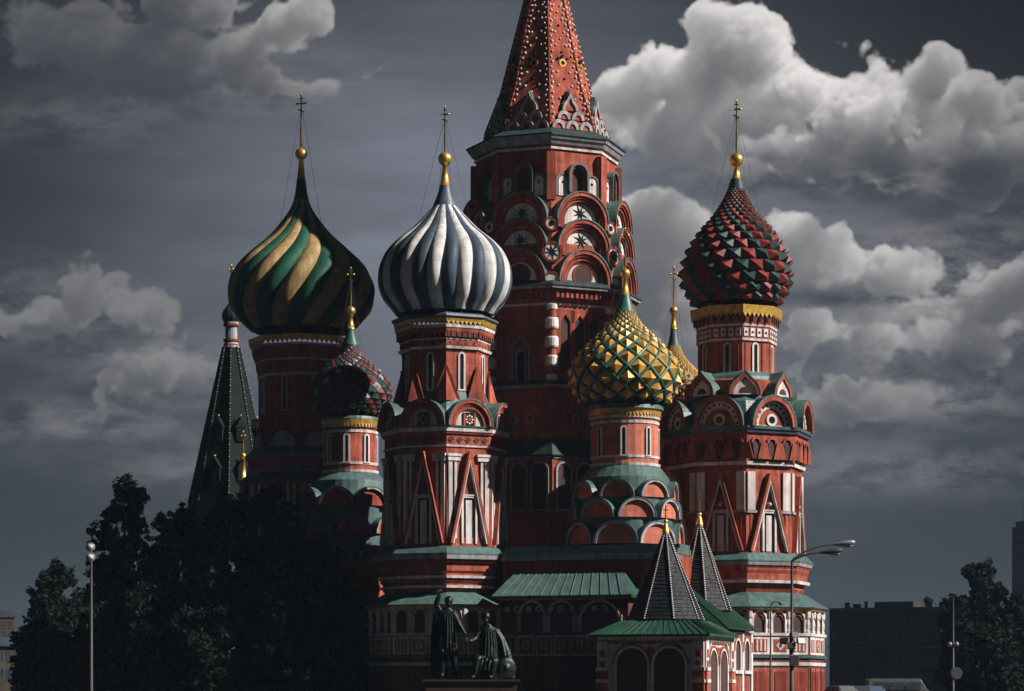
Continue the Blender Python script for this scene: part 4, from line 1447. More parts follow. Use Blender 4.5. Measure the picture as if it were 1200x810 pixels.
def porch_face(fr, L, yt, arches, yb=786):
    """painted arches, corner pillars and string courses on one wall of the porch"""
    for x, r in arches:
        mb = MB()
        mb.arch(fr, x, yb - 8 - r, 850, r, -.6, .3, 2, n=14)
        mb.archframe(fr, x, yb - 11 - r, 850, r, r + 3, -.6, 1.6, 0)
        mb.ring(fr, x, yb - 8, r + 3, r + 5, -.6, 2.2, 1, n=18)
        pchild(mb, 'arch', PORCHMAT)
    if len(arches) == 2:
        x = (arches[0][0] + arches[1][0]) / 2; r = abs(arches[0][0] - arches[1][0]) * .98
        mb = MB()
        mb.ring(fr, x, yb - 5, r, r + 2.5, -.6, 1.4, 1, n=24, a0=12, a1=168, sy=.82); mb.ring(fr, x, yb - 5, r + 2.5, r + 4.5, -.6, 2, 0, n=24, a0=12, a1=168, sy=.82)
        mb.disc(fr, x, yb - 24, 4.5, -.6, 1, 1, n=12); mb.disc(fr, x - 10, yb - 26, 2.5, -.6, 1, 1, n=10); mb.disc(fr, x + 10, yb - 26, 2.5, -.6, 1, 1, n=10)
        pchild(mb, 'relieving_arch', PORCHMAT)
    for x in (6, L - 6):
        mb = MB()
        mb.box(fr, x - 6.4, x + 6.4, yt + 6, 782, -2, 3, 0)
        for y in (yt + 16, yt + 29): mb.box(fr, x - 3.4, x + 3.4, y, y + 9, 2, 3.8, 1)
        for y in (782, 796): mb.box(fr, x - 8, x + 8, y, y + 4, -2, 5, 0)
        mb.box(fr, x - 6.8, x + 6.8, 786, 796, -2, 3.6, 1); mb.box(fr, x - 7, x + 7, 800, 850, -2, 4, 1)
        pchild(mb, 'pillar', PORCHMAT)
    mb = MB()
    mb.box(fr, 0, L, yt + .5, yt + 4, -2, 3.6, 0); mb.box(fr, 13, L - 13, yt + 6, yt + 9, -1, 1.6, 1)
    for i in range(int(L / 7)): mb.box(fr, 3 + i * 7, 6 + i * 7, yt + 4, yt + 7, -1, 3.0, 3)
    pchild(mb, 'string_course', PORCHMAT)


fl = Frame(pc.P(-PSZ, 0, 0), PN, pc.u, pc.u); fl.o.z = 0
porch_face(fl, PSZ, 745, [(42, 19), (88, 19)])
pw.o = Vector((pc.o.x, pc.o.y, 0))
porch_face(pw, PSZ, 745, [(40, 17), (88, 17)])
for i in range(3):
    x = 26 + 46 * i
    mb = MB()
    mb.archframe(st, x, 742, 784, 12, 16, -.6, 2.4, 0); mb.arch(st, x, 746, 784, 12, -.6, .3, 2); mb.ring(st, x, 758, 16, 18.5, -.6, 3, 1, n=14)
    mb.box(st, x - 18, x + 18, 784, 788, -.6, 4, 0); mb.box(st, x - 15, x + 15, 791, 812, -.6, 1.6, 1)
    pchild(mb, 'stair_arch', PORCHMAT)
    mb = MB(); mb.box(st, x + 18, x + 26, 738, 812, -.6, 3.2, 0); mb.box(st, x + 19.6, x + 24.4, 748, 760, 2, 3.9, 1); pchild(mb, 'pillar', PORCHMAT)

# ------------------------------------------------------------------ bell tower behind the trees, far left
T = Tower(271, 242)
mb = MB()
T.octo(mb, [(58, 860), (58, 648)], 0, front=False)
T.obj = tag(mb.build('bell_tower', [STONE], None, T.loc), 'dark bell tower with a steep beaded black tent, left of the swirled dome', 'bell tower')
mb = MB()
T.octo(mb, [(64, 652), (50, 590), (44, 560), (9.5, 407)], 0, front=False)
T.build(mb, 'tent_roof', [DARKT])
for k in range(8):
    a = ROT - 5 + 45 * k
    a = ROT + 45 * k
    A, B = dirv(a) * 50 * T.u + Vector((0, 0, T.z(590))), dirv(a) * 9.7 * T.u + Vector((0, 0, T.z(407)))
    mb = MB(); n = 52
    for i in range(n): mb.ball(A.lerp(B, (i + .5) / n) + dirv(a) * .05, .085, i % 2, 6, 4)
    mb.tube([A, B], .1, 6, 2)
    T.build(mb, 'beaded_ridge', [GREY, STONE, DARKT])
mb = MB()
T.octo(mb, [(9.5, 408), (9, 404), (7, 400), (7, 383), (9, 381), (9, 378)], 0, front=False, n=16)
T.build(mb, 'drum', [GREY])
for y in (404, 398, 380):
    mb = MB(); T.band(mb, 9.2, y, y + 2.6, 0, n=16, front=False); T.build(mb, 'moulding', [BRICKD])
prof = [(352, 1.5), (356, 3.5), (361, 7), (367, 10.5), (373, 10.8), (379, 8)]
dome_lobed(T, prof, 12, .03, lambda t: 0, [0], [BLACKG, BLACKG], [(354, 2), (350, 1.5), (344, 1)], sub=4, rows=20)
finial(T, 0, 345, 340, 338, 2, 311, (1.3, .9), thick=.5)
for k, t in ((0, .12), (1, .12), (-1, .12), (0, .38), (1, .38), (-1, .38)):
    phi = ROT + 22.5 + 45 * (k - .0)
    R = 50 - 40 * t; y = 590 - 183 * t
    fr = T.frame(phi, R); fr.fu = T.u
    mb = MB()
    w = 7 - 5 * t
    mb.box(fr, -w, w, y - 16, y, -9, 2.5, 0)
    mb.box(fr, -w * .6, w * .6, y - 13, y, 2, 2.9, 1)
    mb.prism(fr, [(-w - 1.5, y - 16), (w + 1.5, y - 16), (0, y - 28)], -11, 3.4, 2)
    mb.ball(fr.P(0, y - 30, 1), 1.3 * T.u, 3, 8, 6)
    T.build(mb, 'dormer', [DARKT, GLASS, DARKT, TRIMG])
Tg = Tower(285, 226)
mb = MB()
Tg.octo(mb, [(9, 860), (9, 600), (3, 566)], 0, n=8, front=False)
Tg.obj = tag(mb.build('turret', [BRICKD], None, Tg.loc), 'slim turret with a gilt finial in front of the black tent', 'turret')
finial(Tg, 0, 566, 540, 534, 3.2, 506, (4.2, 2.2), thick=.5)

# ------------------------------------------------------------------ trees
BARK = mat('bark', (.045, .035, .028), .9, var=.4, scale=2, bump=.6)
LEAF = []
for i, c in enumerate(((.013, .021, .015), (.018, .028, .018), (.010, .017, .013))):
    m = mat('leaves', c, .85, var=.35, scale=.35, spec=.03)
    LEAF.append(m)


def tree(px, depth, top, hw, label, seed, n=9000, size=.34, group=None, low=.12, name='broadleaf_tree', nl=22):
    u = depth / F
    H = CAMH + (HY - top) * u
    Wd = hw * u
    rnd = random.Random(seed)
    root = tag(empty(name, ((px - 600) * u, depth, 0)), label, 'tree', group)
    mb = MB()
    lobes = []
    th = H * low
    for i in range(nl):
        f = (i + .5) / nl
        zz = th + (H - th) * (.06 + .84 * f)
        sp = Wd * math.sin(math.pi * (.24 + .66 * f)) ** .7
        a = i * 2.39996 + rnd.uniform(-.4, .4)
        r = sp * rnd.uniform(.30, .80)
        rad = Wd * rnd.uniform(.38, .56) * (1.05 - .28 * f)
        lobes.append((Vector((math.cos(a) * r, math.sin(a) * r * .9, zz - rad * .2)), rad))
    lobes.append((Vector((rnd.uniform(-.2, .2) * Wd, 0, H - Wd * .30)), Wd * .34))
    lobes.append((Vector((rnd.uniform(-.5, .5) * Wd, 0, H - Wd * .5)), Wd * .36))
    pts = [Vector((0, 0, -.1)), Vector((Wd * .03, 0, th * .8)), Vector((-Wd * .03, Wd * .03, H * .4)), Vector((0, 0, H * .8))]
    mb.tube(pts, [H * .026, H * .020, H * .013, H * .003], 9)
    for c, r in lobes:
        s = pts[1].lerp(pts[3], min(.9, max(.05, (c.z - th) / H)))
        mid = s.lerp(c, .55) + Vector((0, 0, r * .2))
        mb.tube([s, mid, c], [H * .007, H * .004, H * .0015], 6)
    mb.build('trunk', [BARK], root)
    mb = MB()
    tot = sum(r ** 2 for c, r in lobes)
    for c, r in lobes:
        k = int(1.8 * n * r * r / tot)
        subs = []
        for _ in range(30):
            d = Vector((rnd.gauss(0, 1), rnd.gauss(0, 1), rnd.gauss(0, 1))).normalized()
            subs.append((c + d * r * rnd.uniform(.25, 1.0), r * rnd.uniform(.14, .36), d))
        for _ in range(k):
            sc_, sr, dd = subs[rnd.randrange(30)]
            d = Vector((rnd.gauss(0, 1), rnd.gauss(0, 1), rnd.gauss(0, .7))).normalized()
            p = sc_ + d * sr * rnd.random() ** .5 * (1.35 if rnd.random() < .12 else 1)
            s = size * rnd.uniform(.6, 1.55)
            n1 = (Vector((rnd.gauss(0, 1), rnd.gauss(0, 1), rnd.gauss(0, 1))).normalized() + Vector((0, 0, .6)) + dd * .5).normalized()
            t1 = n1.orthogonal().normalized()
            w = rnd.random() * 6.3
            t1 = (t1 * math.cos(w) + n1.cross(t1) * math.sin(w)).normalized()
            t2 = n1.cross(t1)
            mb.add([p - t1 * s * .5, p + t2 * s * .3 - n1 * s * .07, p + t1 * s * .5, p - t2 * s * .3 - n1 * s * .07], [(0, 1, 2, 3)], rnd.randrange(3))
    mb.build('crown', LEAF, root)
    return root


G1 = 'trees massed in front of the left towers'
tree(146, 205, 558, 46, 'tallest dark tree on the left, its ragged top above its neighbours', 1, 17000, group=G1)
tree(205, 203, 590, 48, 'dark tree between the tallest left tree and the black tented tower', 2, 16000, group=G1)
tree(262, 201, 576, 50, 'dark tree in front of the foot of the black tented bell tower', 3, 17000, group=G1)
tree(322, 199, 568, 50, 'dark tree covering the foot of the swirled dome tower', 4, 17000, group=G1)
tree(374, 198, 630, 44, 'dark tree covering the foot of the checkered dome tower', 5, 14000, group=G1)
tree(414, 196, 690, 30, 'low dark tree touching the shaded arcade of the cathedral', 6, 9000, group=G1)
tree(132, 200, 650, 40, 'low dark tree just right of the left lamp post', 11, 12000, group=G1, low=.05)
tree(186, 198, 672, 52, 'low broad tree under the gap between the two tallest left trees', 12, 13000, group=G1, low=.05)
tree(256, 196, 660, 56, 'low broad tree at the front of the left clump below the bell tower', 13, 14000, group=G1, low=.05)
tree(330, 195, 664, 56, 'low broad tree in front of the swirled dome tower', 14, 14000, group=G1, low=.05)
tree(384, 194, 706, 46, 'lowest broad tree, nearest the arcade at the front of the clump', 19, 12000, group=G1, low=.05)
G2 = 'distant trees at the left edge'
tree(60, 262, 658, 38, 'separate dark tree standing left of the left lamp post', 7, 12000, size=.42, group=G2)
tree(94, 268, 690, 28, 'smaller dark tree directly behind the left lamp post', 8, 8000, size=.42, group=G2)
tree(40, 250, 728, 36, 'low dark tree at the foot of the separate tree', 15, 8000, size=.42, group=G2, low=.05)
tree(88, 246, 738, 36, 'low dark tree at the foot of the left lamp post', 20, 8000, size=.42, group=G2, low=.05)
G3 = 'distant trees at the right edge'
tree(1152, 300, 656, 38, 'tall dark tree at the right beside the far tower block', 9, 13000, size=.5, group=G3)
tree(1122, 290, 696, 30, 'dark tree left of the tall right one, behind the disc sign post', 10, 9000, size=.5, group=G3)
tree(1188, 285, 694, 36, 'dark tree below the far tower block at the right edge', 16, 9000, size=.5, group=G3)
tree(1158, 270, 730, 52, 'low dark tree in front of the tall right one', 17, 10000, size=.5, group=G3, low=.04)
tree(1086, 460, 700, 15, 'small tree top showing above the far dark building', 18, 4000, size=.6, group=G3)
tree(1064, 470, 706, 12, 'smallest tree top above the far dark building', 21, 3000, size=.6, group=G3)

# ------------------------------------------------------------------ far buildings
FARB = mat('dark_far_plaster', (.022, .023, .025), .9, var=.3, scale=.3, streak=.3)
FARL = mat('far_cornice', (.07, .075, .085), .9, var=.2)
FARW = mat('far_window', (.03, .038, .048), .2, spec=.6)
fr = Frame(((972 - 600) * 400 / F, 400, 0), -24, 400 / F, 400 / F)
mb = MB()
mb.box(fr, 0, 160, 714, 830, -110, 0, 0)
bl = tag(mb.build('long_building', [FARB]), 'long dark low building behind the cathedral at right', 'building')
mb = MB(); mb.box(fr, -1, 161, 713, 716, -111, 1.5, 0); mb.build('cornice', [FARL], bl)
mb = MB(); mb.box(fr, -1, 161, 758, 760.5, -3, 1.8, 0); mb.build('string_course', [FARL], bl)
mb = MB(); mb.box(fr, 52, 98, 706, 713.2, -60, -8, 0); mb.build('attic', [FARB], bl)
for x, h, w in ((12, 7, 6), (22, 5, 8), (36, 8, 4), (112, 6, 5), (128, 4, 9), (146, 7, 4)):
    mb = MB(); mb.box(fr, x, x + w, 713.4 - h, 713.2, -30, -22, 0); mb.box(fr, x - .5, x + w + .5, 712.6 - h, 713.4 - h, -30.5, -21.5, 0); mb.build('chimney', [FARB], bl)
for r, (y0, y1) in enumerate(((724, 736), (741, 753), (766, 780), (786, 800))):
    for i in range(15):
        x = 7 + 10.2 * i
        mb = MB()
        mb.box(fr, x - 2.6, x + 2.6, y0, y1, -.4, .1, 0); mb.box(fr, x - 3.4, x + 3.4, y1, y1 + 1, -.4, .9, 1)
        mb.box(fr, x - 3.2, x - 2.6, y0, y1, -.4, .6, 1); mb.box(fr, x + 2.6, x + 3.2, y0, y1, -.4, .6, 1); mb.box(fr, x - .3, x + .3, y0, y1, -.4, .4, 1)
        mb.build('window', [FARW, FARL], bl)
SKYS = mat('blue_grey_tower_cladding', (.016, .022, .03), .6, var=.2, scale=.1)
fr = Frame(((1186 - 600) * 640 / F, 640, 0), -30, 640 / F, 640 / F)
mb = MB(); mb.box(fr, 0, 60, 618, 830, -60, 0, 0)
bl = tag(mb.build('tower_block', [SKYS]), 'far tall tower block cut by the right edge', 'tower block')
mb = MB(); mb.box(fr, 3, 57, 611, 618.2, -50, -4, 0); mb.build('penthouse', [SKYS], bl)
mb = MB(); mb.box(fr, 9.4, 10.2, 585, 611, -10, -9.2, 0); mb.build('antenna', [STEEL], bl)
for i in range(19):
    mb = MB()
    y = 624 + 10 * i
    mb.box(fr, 2, 58, y, y + 4.6, -.5, .2, 0); mb.build('window_band', [FARW], bl)
BLUEM = mat('blue_sheet_roof', (.035, .055, .08), .5, var=.3, scale=.3)
YELL = mat('pale_ochre_plaster', (.05, .042, .032), .9, var=.35, scale=.4, streak=.3)
fr = Frame(((-30 - 600) * 300 / F, 300, 0), 22, 300 / F, 300 / F)
mb = MB(); mb.box(fr, 0, 62, 756, 826, -50, 0, 0)
bl = tag(mb.build('low_house', [YELL]), 'low ochre house with a blue sheet roof at the left edge', 'house')
mb = MB()
p = [fr.P(-3, 757, 4), fr.P(66, 757, 4), fr.P(62, 746, -25), fr.P(1, 746, -25), fr.P(66, 757, -54), fr.P(-3, 757, -54)]
mb.add(p, [(0, 1, 2, 3), (1, 4, 2), (4, 5, 3, 2), (5, 0, 3), (0, 1, 4, 5)], 0); mb.build('roof', [BLUEM], bl)
for y0 in (764, 784):
    for i in range(7):
        x = 6 + 8.6 * i
        mb = MB(); mb.box(fr, x - 2, x + 2, y0, y0 + 10, -.3, .15, 0); mb.box(fr, x - 2.6, x - 2, y0, y0 + 10.6, -.3, .6, 1); mb.box(fr, x + 2, x + 2.6, y0, y0 + 10.6, -.3, .6, 1); mb.box(fr, x - 2, x + 2, y0 + 10, y0 + 10.6, -.3, .6, 1); mb.build('window', [FARW, FARL], bl)
fr = Frame(((-40 - 600) * 420 / F, 420, 0), 18, 420 / F, 420 / F)
mb = MB(); mb.box(fr, 0, 56, 722, 826, -40, 0, 0)
bl = tag(mb.build('town_house', [mat('dull_red_plaster', (.05, .032, .028), .9, var=.3, scale=.4)]), 'dull red house behind the blue roofed one', 'house')
mb = MB()
p = [fr.P(-2, 723, 2), fr.P(58, 723, 2), fr.P(52, 714, -18), fr.P(4, 714, -18), fr.P(58, 723, -42), fr.P(-2, 723, -42)]
mb.add(p, [(0, 1, 2, 3), (1, 4, 2), (4, 5, 3, 2), (5, 0, 3), (0, 1, 4, 5)], 0); mb.build('roof', [FARB], bl)
for y0 in (728, 740):
    for i in range(8):
        x = 5 + 6.6 * i
        mb = MB(); mb.box(fr, x - 1.5, x + 1.5, y0, y0 + 7, -.3, .2, 0); mb.box(fr, x - 2.1, x + 2.1, y0 + 7, y0 + 7.8, -.3, .6, 1); mb.build('window', [FARW, FARL], bl)

# ------------------------------------------------------------------ lamp posts
def post(name, px, depth, top, label, r=2.2, cat='lamp post'):
    u = depth / F
    root = tag(empty(name, ((px - 600) * u, depth, 0)), label, cat)
    H = CAMH + (HY - top) * u
    mb = MB()
    mb.tube([(0, 0, 0), (0, 0, .9), (0, 0, .95), (0, 0, H)], [r * 1.9 * u, r * 1.9 * u, r * 1.1 * u, r * .62 * u], 12)
    mb.build('pole', [STEEL], root)
    return root, u, H


root, u, H = post('lamp_post', 107, 165, 636, 'slim lamp post with two stacked spotlights in front of the left trees', 1.9)
for y in (641.5, 653.5):
    mb = MB()
    z = CAMH + (HY - y) * u
    rr = []
    for t, q in ((-.02, .55), (.10, 1), (.55, 1.06), (.58, .98)): rr.append([Vector((math.cos(2 * math.pi * i / 16) * .30 * q, -.12 - t * .5, z + math.sin(2 * math.pi * i / 16) * .30 * q)) for i in range(16)])
    mb.loft(rr, 0, True)
    for i in range(8): mb.tube([(math.cos(i) * .05, -.05, z - .3 + .0), (0, -.02, z - .34)], .03, 4)
    s_ = mb.build('spotlight', [LAMPW], root)
    mb = MB(); mb.ball((.0, -.41, z), .24, 0, 12, 8, sz=.9); mb.build('lens', [mat('lamp_glass', (.38, .385, .4), .2, var=.1)], s_)

root, u, H = post('lamp_post', 928, 150, 658, 'street lamp with two curved arms and floodlights in front of the right tower', 2.4)
for tip, yt in ((56, 638), (38, 648)):
    pts = []
    for i in range(13):
        t = i / 12
        x = tip * u * t ** 1.15 * .9
        z = H + (HY - yt - (HY - 658)) * u * math.sin(t * math.pi / 2) ** .9
        pts.append((x, (-.25 if tip < 50 else .25) * t, z))
    mb = MB(); mb.tube(pts, [.075 - .003 * i for i in range(13)], 8); ar = mb.build('arm', [STEEL], root)
    ex = Vector(pts[-1])
    mb = MB()
    rr = []
    for t, w, h in ((-.05, .06, .06), (.12, .13, .10), (.45, .25, .16), (.95, .28, .18), (1.2, .2, .13), (1.3, .05, .05)):
        rr.append([ex + Vector((t, math.cos(2 * math.pi * i / 14) * w, t * .12 + math.sin(2 * math.pi * i / 14) * h)) for i in range(14)])
    mb.loft(rr, 0, True)
    hd = mb.build('lamp_head', [LAMPW if tip > 50 else STEEL], root)
    mb = MB(); rr = [[ex + Vector((.78 + math.cos(2 * math.pi * i / 16) * r, math.sin(2 * math.pi * i / 16) * r * .5, .07 - d)) for i in range(16)] for r, d in ((.38, .10), (.34, .19), (.2, .24))]
    mb.loft(rr, 0, True); mb.build('glass_bowl', [mat('bowl_glass', (.3, .31, .33), .2, var=.1)], hd)
for x, y, tl in ((-9, 752, -.3), (1, 745, .5), (9, 752, .35), (-1, 758, -.1)):
    c = Vector((x * u, -.25, CAMH + (HY - y) * u))
    ax = Vector((tl, -.8, .25)).normalized(); sd = ax.cross(Vector((0, 0, 1))).normalized(); upv = sd.cross(ax)
    mb = MB()
    mb.loft([[c + ax * d + sd * (w * a) + upv * (w * .72 * b) for a, b in ((-1, -1), (1, -1), (1, 1), (-1, 1))] for d, w in ((-.2, .14), (0, .24), (.2, .27), (.22, .24))], 0)
    mb.tube([c, Vector((0, 0, c.z - .1))], .04, 6)
    mb.build('floodlight', [LAMPW if x == 9 else STEEL], root)
mb = MB()
c = CAMH + (HY - 774) * u
mb.loft([[Vector((a * .3 + .12, -.16 + b * .1, z)) for a, b in ((-1, -1), (1, -1), (1, 1), (-1, 1))] for z in (c - .32, c + .32)], 0)
mb.loft([[Vector((a * .26 + .12, -.27 + b * .008, z)) for a, b in ((-1, -1), (1, -1), (1, 1), (-1, 1))] for z in (c - .27, c + .27)], 1)
mb.build('control_box', [LAMPW, STEEL], root)

root, u, H = post('slim_post', 903, 152, 712, 'slim dark post with a bent top left of the twin armed street lamp', 1.3, 'post')
mb = MB(); mb.tube([(0, 0, H), (.08, 0, H + .25), (.3, 0, H + .36), (.55, 0, H + .3)], .04, 6); mb.ball((.62, 0, H + .24), .13, 0, 8, 6, sz=.7); mb.build('bent_top', [STEEL], root)

root, u, H = post('sign_post', 1117, 200, 700, 'thin post with a round disc sign among the right trees', 1.4, 'sign post')
mb = MB(); z = CAMH + (HY - 789) * u
mb.loft([[Vector((.25 + math.cos(2 * math.pi * i / 24) * r, y, z + math.sin(2 * math.pi * i / 24) * r)) for i in range(24)] for y, r in ((-.08, .5), (-.13, .5), (-.14, .44))], 0); mb.build('disc_sign', [FARL], root)
for dx in (-.28, .28):
    mb = MB(); z = CAMH + (HY - 755) * u
    mb.ball((dx, 0, z), .2, 0, 10, 8); mb.tube([(0, 0, z - .25), (dx, 0, z - .1)], .04, 6); mb.build('globe_lamp', [LAMPW], root)

# ------------------------------------------------------------------ cars and a minibus by the far building
PAINTS = {'silver': (.10, .105, .11), 'dark': (.03, .033, .04), 'white': (.06, .063, .068), 'blue': (.05, .07, .12)}
TYRE = mat('tyre_rubber', (.02, .02, .02), .9, var=.2)


def car(px, depth, rz, paint, label, L=4.3, Hh=1.5, van=False):
    u = depth / F
    root = tag(empty('minibus' if van else 'parked_car', ((px - 600) * u, depth, 0), R_(rz)), label, 'minibus' if van else 'car', None if van else 'cars parked beside the cathedral')
    pm = mat('car_paint', PAINTS[paint], .25, var=.05, spec=.6)
    W2 = .88
    if van: side = [(-L / 2, .35), (-L / 2, Hh * .95), (-L / 2 + .2, Hh), (L / 2 - .9, Hh), (L / 2 - .35, Hh * .58), (L / 2, Hh * .48), (L / 2, .35)]
    else: side = [(-L / 2, .38), (-L / 2, .86), (-L / 2 + .35, .95), (-L * .27, Hh - .03), (-L * .1, Hh), (L * .1, Hh - .03), (L * .25, .97), (L / 2 - .1, .82), (L / 2, .6), (L / 2, .38)]
    mb = MB()
    rings = []
    for y, k in ((-W2, .93), (-W2 * .93, 1), (W2 * .93, 1), (W2, .93)):
        rings.append([Vector((x, y * (1 - .14 * max(0, (z - .9) / .6)), .38 + (z - .38) * (k if z > .5 else 1))) for x, z in side])
    mb.loft(rings, 0)
    mb.build('body', [pm], root)
    zb, zt = (Hh * .55, Hh * .86) if van else (.98, Hh - .1)
    for sg in (-1, 1):
        mb = MB()
        y = sg * (W2 + .012)
        x0, x1 = (-L / 2 + .3, L / 2 - .95) if van else (-L * .3, L * .22)
        top = .0 if van else .32
        for i in range(3 if van else 2):
            m = 3 if van else 2
            a, b = x0 + (x1 - x0) * i / m + .05, x0 + (x1 - x0) * (i + 1) / m - .05
            ta, tb = (top if i == 0 else 0), (top if i == m - 1 else 0)
            yt = y * (1 if van else .93)
            mb.add([(a, y, zb), (b, y, zb), (b - tb, yt, zt), (a + ta, yt, zt), (a, y - sg * .05, zb), (b, y - sg * .05, zb), (b - tb, yt - sg * .05, zt), (a + ta, yt - sg * .05, zt)], [(0, 1, 2, 3), (0, 1, 5, 4), (1, 2, 6, 5), (2, 3, 7, 6), (3, 0, 4, 7)])
        mb.build('side_windows', [FARW], root)
    for x in (-L * .31, L * .31):
        for sg in (-1, 1):
            mb = MB()
            mb.loft([[Vector((x + math.cos(2 * math.pi * i / 18) * r, sg * (W2 - .1 + d), .33 + math.sin(2 * math.pi * i / 18) * r)) for i in range(18)] for d, r in ((-.12, .33), (.06, .33), (.09, .28), (.07, .2))], 0)
            wl = mb.build('wheel', [TYRE], root)
    for sg in (-.6, .6):
        mb = MB(); mb.ball((L / 2 - .04, sg, .68), .12, 0, 10, 6); mb.build('headlight', [LAMPW], root)


car(988, 196, -62, 'silver', 'grey parked car nearest the right end of the cathedral', Hh=1.58)
car(1004, 198, -62, 'dark', 'dark parked car second from the right end of the cathedral', Hh=1.58)
car(1021, 200, -62, 'blue', 'dark blue parked car left of the minibus', Hh=1.58)
car(1052, 215, 8, 'white', 'grey minibus parked below the long dark building', L=5.6, Hh=2.25, van=True)

# ------------------------------------------------------------------ bronze monument
u = 150 / F
mon = tag(empty('monument', ((553 - 600) * u, 150, 0)), 'dark bronze monument of a standing and a seated man before the arcade', 'monument')
GRAN = mat('reddish_granite', (.04, .026, .025), .45, var=.35, scale=3.0)
Z = lambda y: CAMH + (HY - y) * u
X = lambda x: (x - 553) * u
mb = MB()
def slab(mb, x0, x1, y0, y1, d, m=0):
    mb.loft([[Vector((a, b, z)) for a, b in ((X(x0), -d), (X(x1), -d), (X(x1), d), (X(x0), d))] for z in (y1, y0)], m)
slab(mb, 500, 606, Z(799), 0.5, 1.9); slab(mb, 496, 610, Z(796.5), Z(799), 2.05); slab(mb, 490, 616, .5, 0, 2.4)
mb.build('pedestal', [GRAN], mon)


def figure(name, verts, edges, extra, root=0):
    """one skinned body from joints (column, row, depth in metres, radius in photo pixels)"""
    me = bpy.data.meshes.new(name)
    me.from_pydata([(X(x), d, Z(y)) for x, y, d, r in verts], edges, [])
    o = bpy.data.objects.new(name, me)
    COL.objects.link(o)
    sk = o.modifiers.new('skin', 'SKIN')
    for i, (x, y, d, r) in enumerate(verts): me.skin_vertices[0].data[i].radius = (r * u, r * u * .9)
    me.skin_vertices[0].data[root].use_root = True
    ss = o.modifiers.new('sub', 'SUBSURF'); ss.levels = ss.render_levels = 2
    dg = bpy.context.evaluated_depsgraph_get()
    m2 = bpy.data.meshes.new_from_object(o.evaluated_get(dg))
    bpy.data.objects.remove(o)
    mb = MB()
    mb.add([v.co[:] for v in m2.vertices], [list(p.vertices) for p in m2.polygons], 0, True)
    extra(mb)
    r = mb.build(name, [BRONZE], mon)
    return r


def fingers(mb, c, ax, side, s):
    c, ax, side = Vector(c), Vector(ax).normalized(), Vector(side).normalized()
    nrm = ax.cross(side)
    for i, l in enumerate((.8, .95, 1.0, .85)):
        b = c + side * (i - 1.5) * s * .30
        mb.tube([b, b + ax * s * l * .55, b + ax * s * l * .9 + nrm * s * .25], [s * .15, s * .13, s * .09], 6)
    b = c - side * s * .6
    mb.tube([b - ax * s * .3, b - side * s * .3 + ax * s * .15, b - side * s * .35 + ax * s * .5], [s * .16, s * .14, s * .1], 6)


def head(mb, x, y, d, r, face=-1, beard=True):
    c = Vector((X(x), d, Z(y)))
    R = r * u
    mb.ball(c, R, 0, 16, 12, sz=1.22)
    mb.ball(c + Vector((0, .15 * R, .35 * R)), R * 1.06, 0, 14, 10, sz=.95)     # hair
    mb.add([c + Vector(p) * R for p in ((-.16, -.92, -.15), (.16, -.92, -.15), (0, -1.25, -.18), (0, -.95, .25))], [(0, 1, 2), (0, 2, 3), (1, 3, 2)], 0)
    for sx in (-.36, .36): mb.ball(c + Vector((sx, -.86, .12)) * R, R * .14, 0, 8, 6); mb.ball(c + Vector((sx * 2.7, .0, -.05)) * R, R * .2, 0, 8, 6)
    mb.tube([c + Vector((-.3, -.88, -.5)) * R, c + Vector((0, -.97, -.48)) * R, c + Vector((.3, -.88, -.5)) * R], R * .08, 6)
    if beard: mb.ball(c + Vector((0, -.55, -.85)) * R, R * .55, 0, 10, 8, sz=1.15)


# standing man, right arm flung up, left hand reaching towards the seated one
V = [(524, 747, 0, 9.5), (524, 736, 0, 8.4), (524, 722, 0, 10.5), (524, 714, 0, 6.0), (525, 710, -.02, 3.8),
     (516, 717, 0, 5), (511, 708, -.1, 4.2), (514, 700, -.2, 3.2), (516, 695, -.22, 2.2),
     (532, 718, 0, 5), (537, 730, -.25, 4.0), (543, 740, -.5, 3.0), (546, 744, -.6, 2.2),
     (520, 758, -.05, 7.2), (518, 775, -.15, 5.2), (518, 791, -.05, 3.6), (517, 794, -.3, 2.8),
     (529, 758, .05, 7.2), (532, 775, .1, 5.2), (534, 791, .2, 3.6), (536, 794, -.1, 2.8)]
E = [(0, 1), (1, 2), (2, 3), (3, 4), (2, 5), (5, 6), (6, 7), (7, 8), (2, 9), (9, 10), (10, 11), (11, 12), (0, 13), (13, 14), (14, 15), (15, 16), (0, 17), (17, 18), (18, 19), (19, 20)]


def ex(mb):
    head(mb, 526, 704.5, -.08, 4.6)
    fingers(mb, (X(516), -.22, Z(694)), (.1, 0, 1), (1, 0, 0), .22)
    fingers(mb, (X(546.5), -.62, Z(745)), (.7, -.2, -.7), (0, 1, 0), .22)
    for i in range(7):
        a = -1.1 + i * .36
        mb.tube([(X(524.5 + 8.5 * math.sin(a)), -8.2 * u * math.cos(a) - .02, Z(720 + 2 * (i % 2))), (X(524.5 + 9.3 * math.sin(a * .8)), -8.8 * u * math.cos(a), Z(734)), (X(524 + 11.5 * math.sin(a * 1.1)), -9.5 * u * math.cos(a), Z(766))], [.05, .09, .11], 6)
    # tunic skirt
    rr = []
    for y, w in ((744, 9.5), (752, 11), (764, 12.5), (768, 12.6)):
        rr.append([Vector((X(524.5) + math.cos(2 * math.pi * i / 40) * (w + .7 * math.sin(i * 1.9)) * u, math.sin(2 * math.pi * i / 40) * (w * .8 + .7 * math.sin(i * 1.9)) * u, Z(y))) for i in range(40)])
    mb.loft(rr, 0, True, False, False)


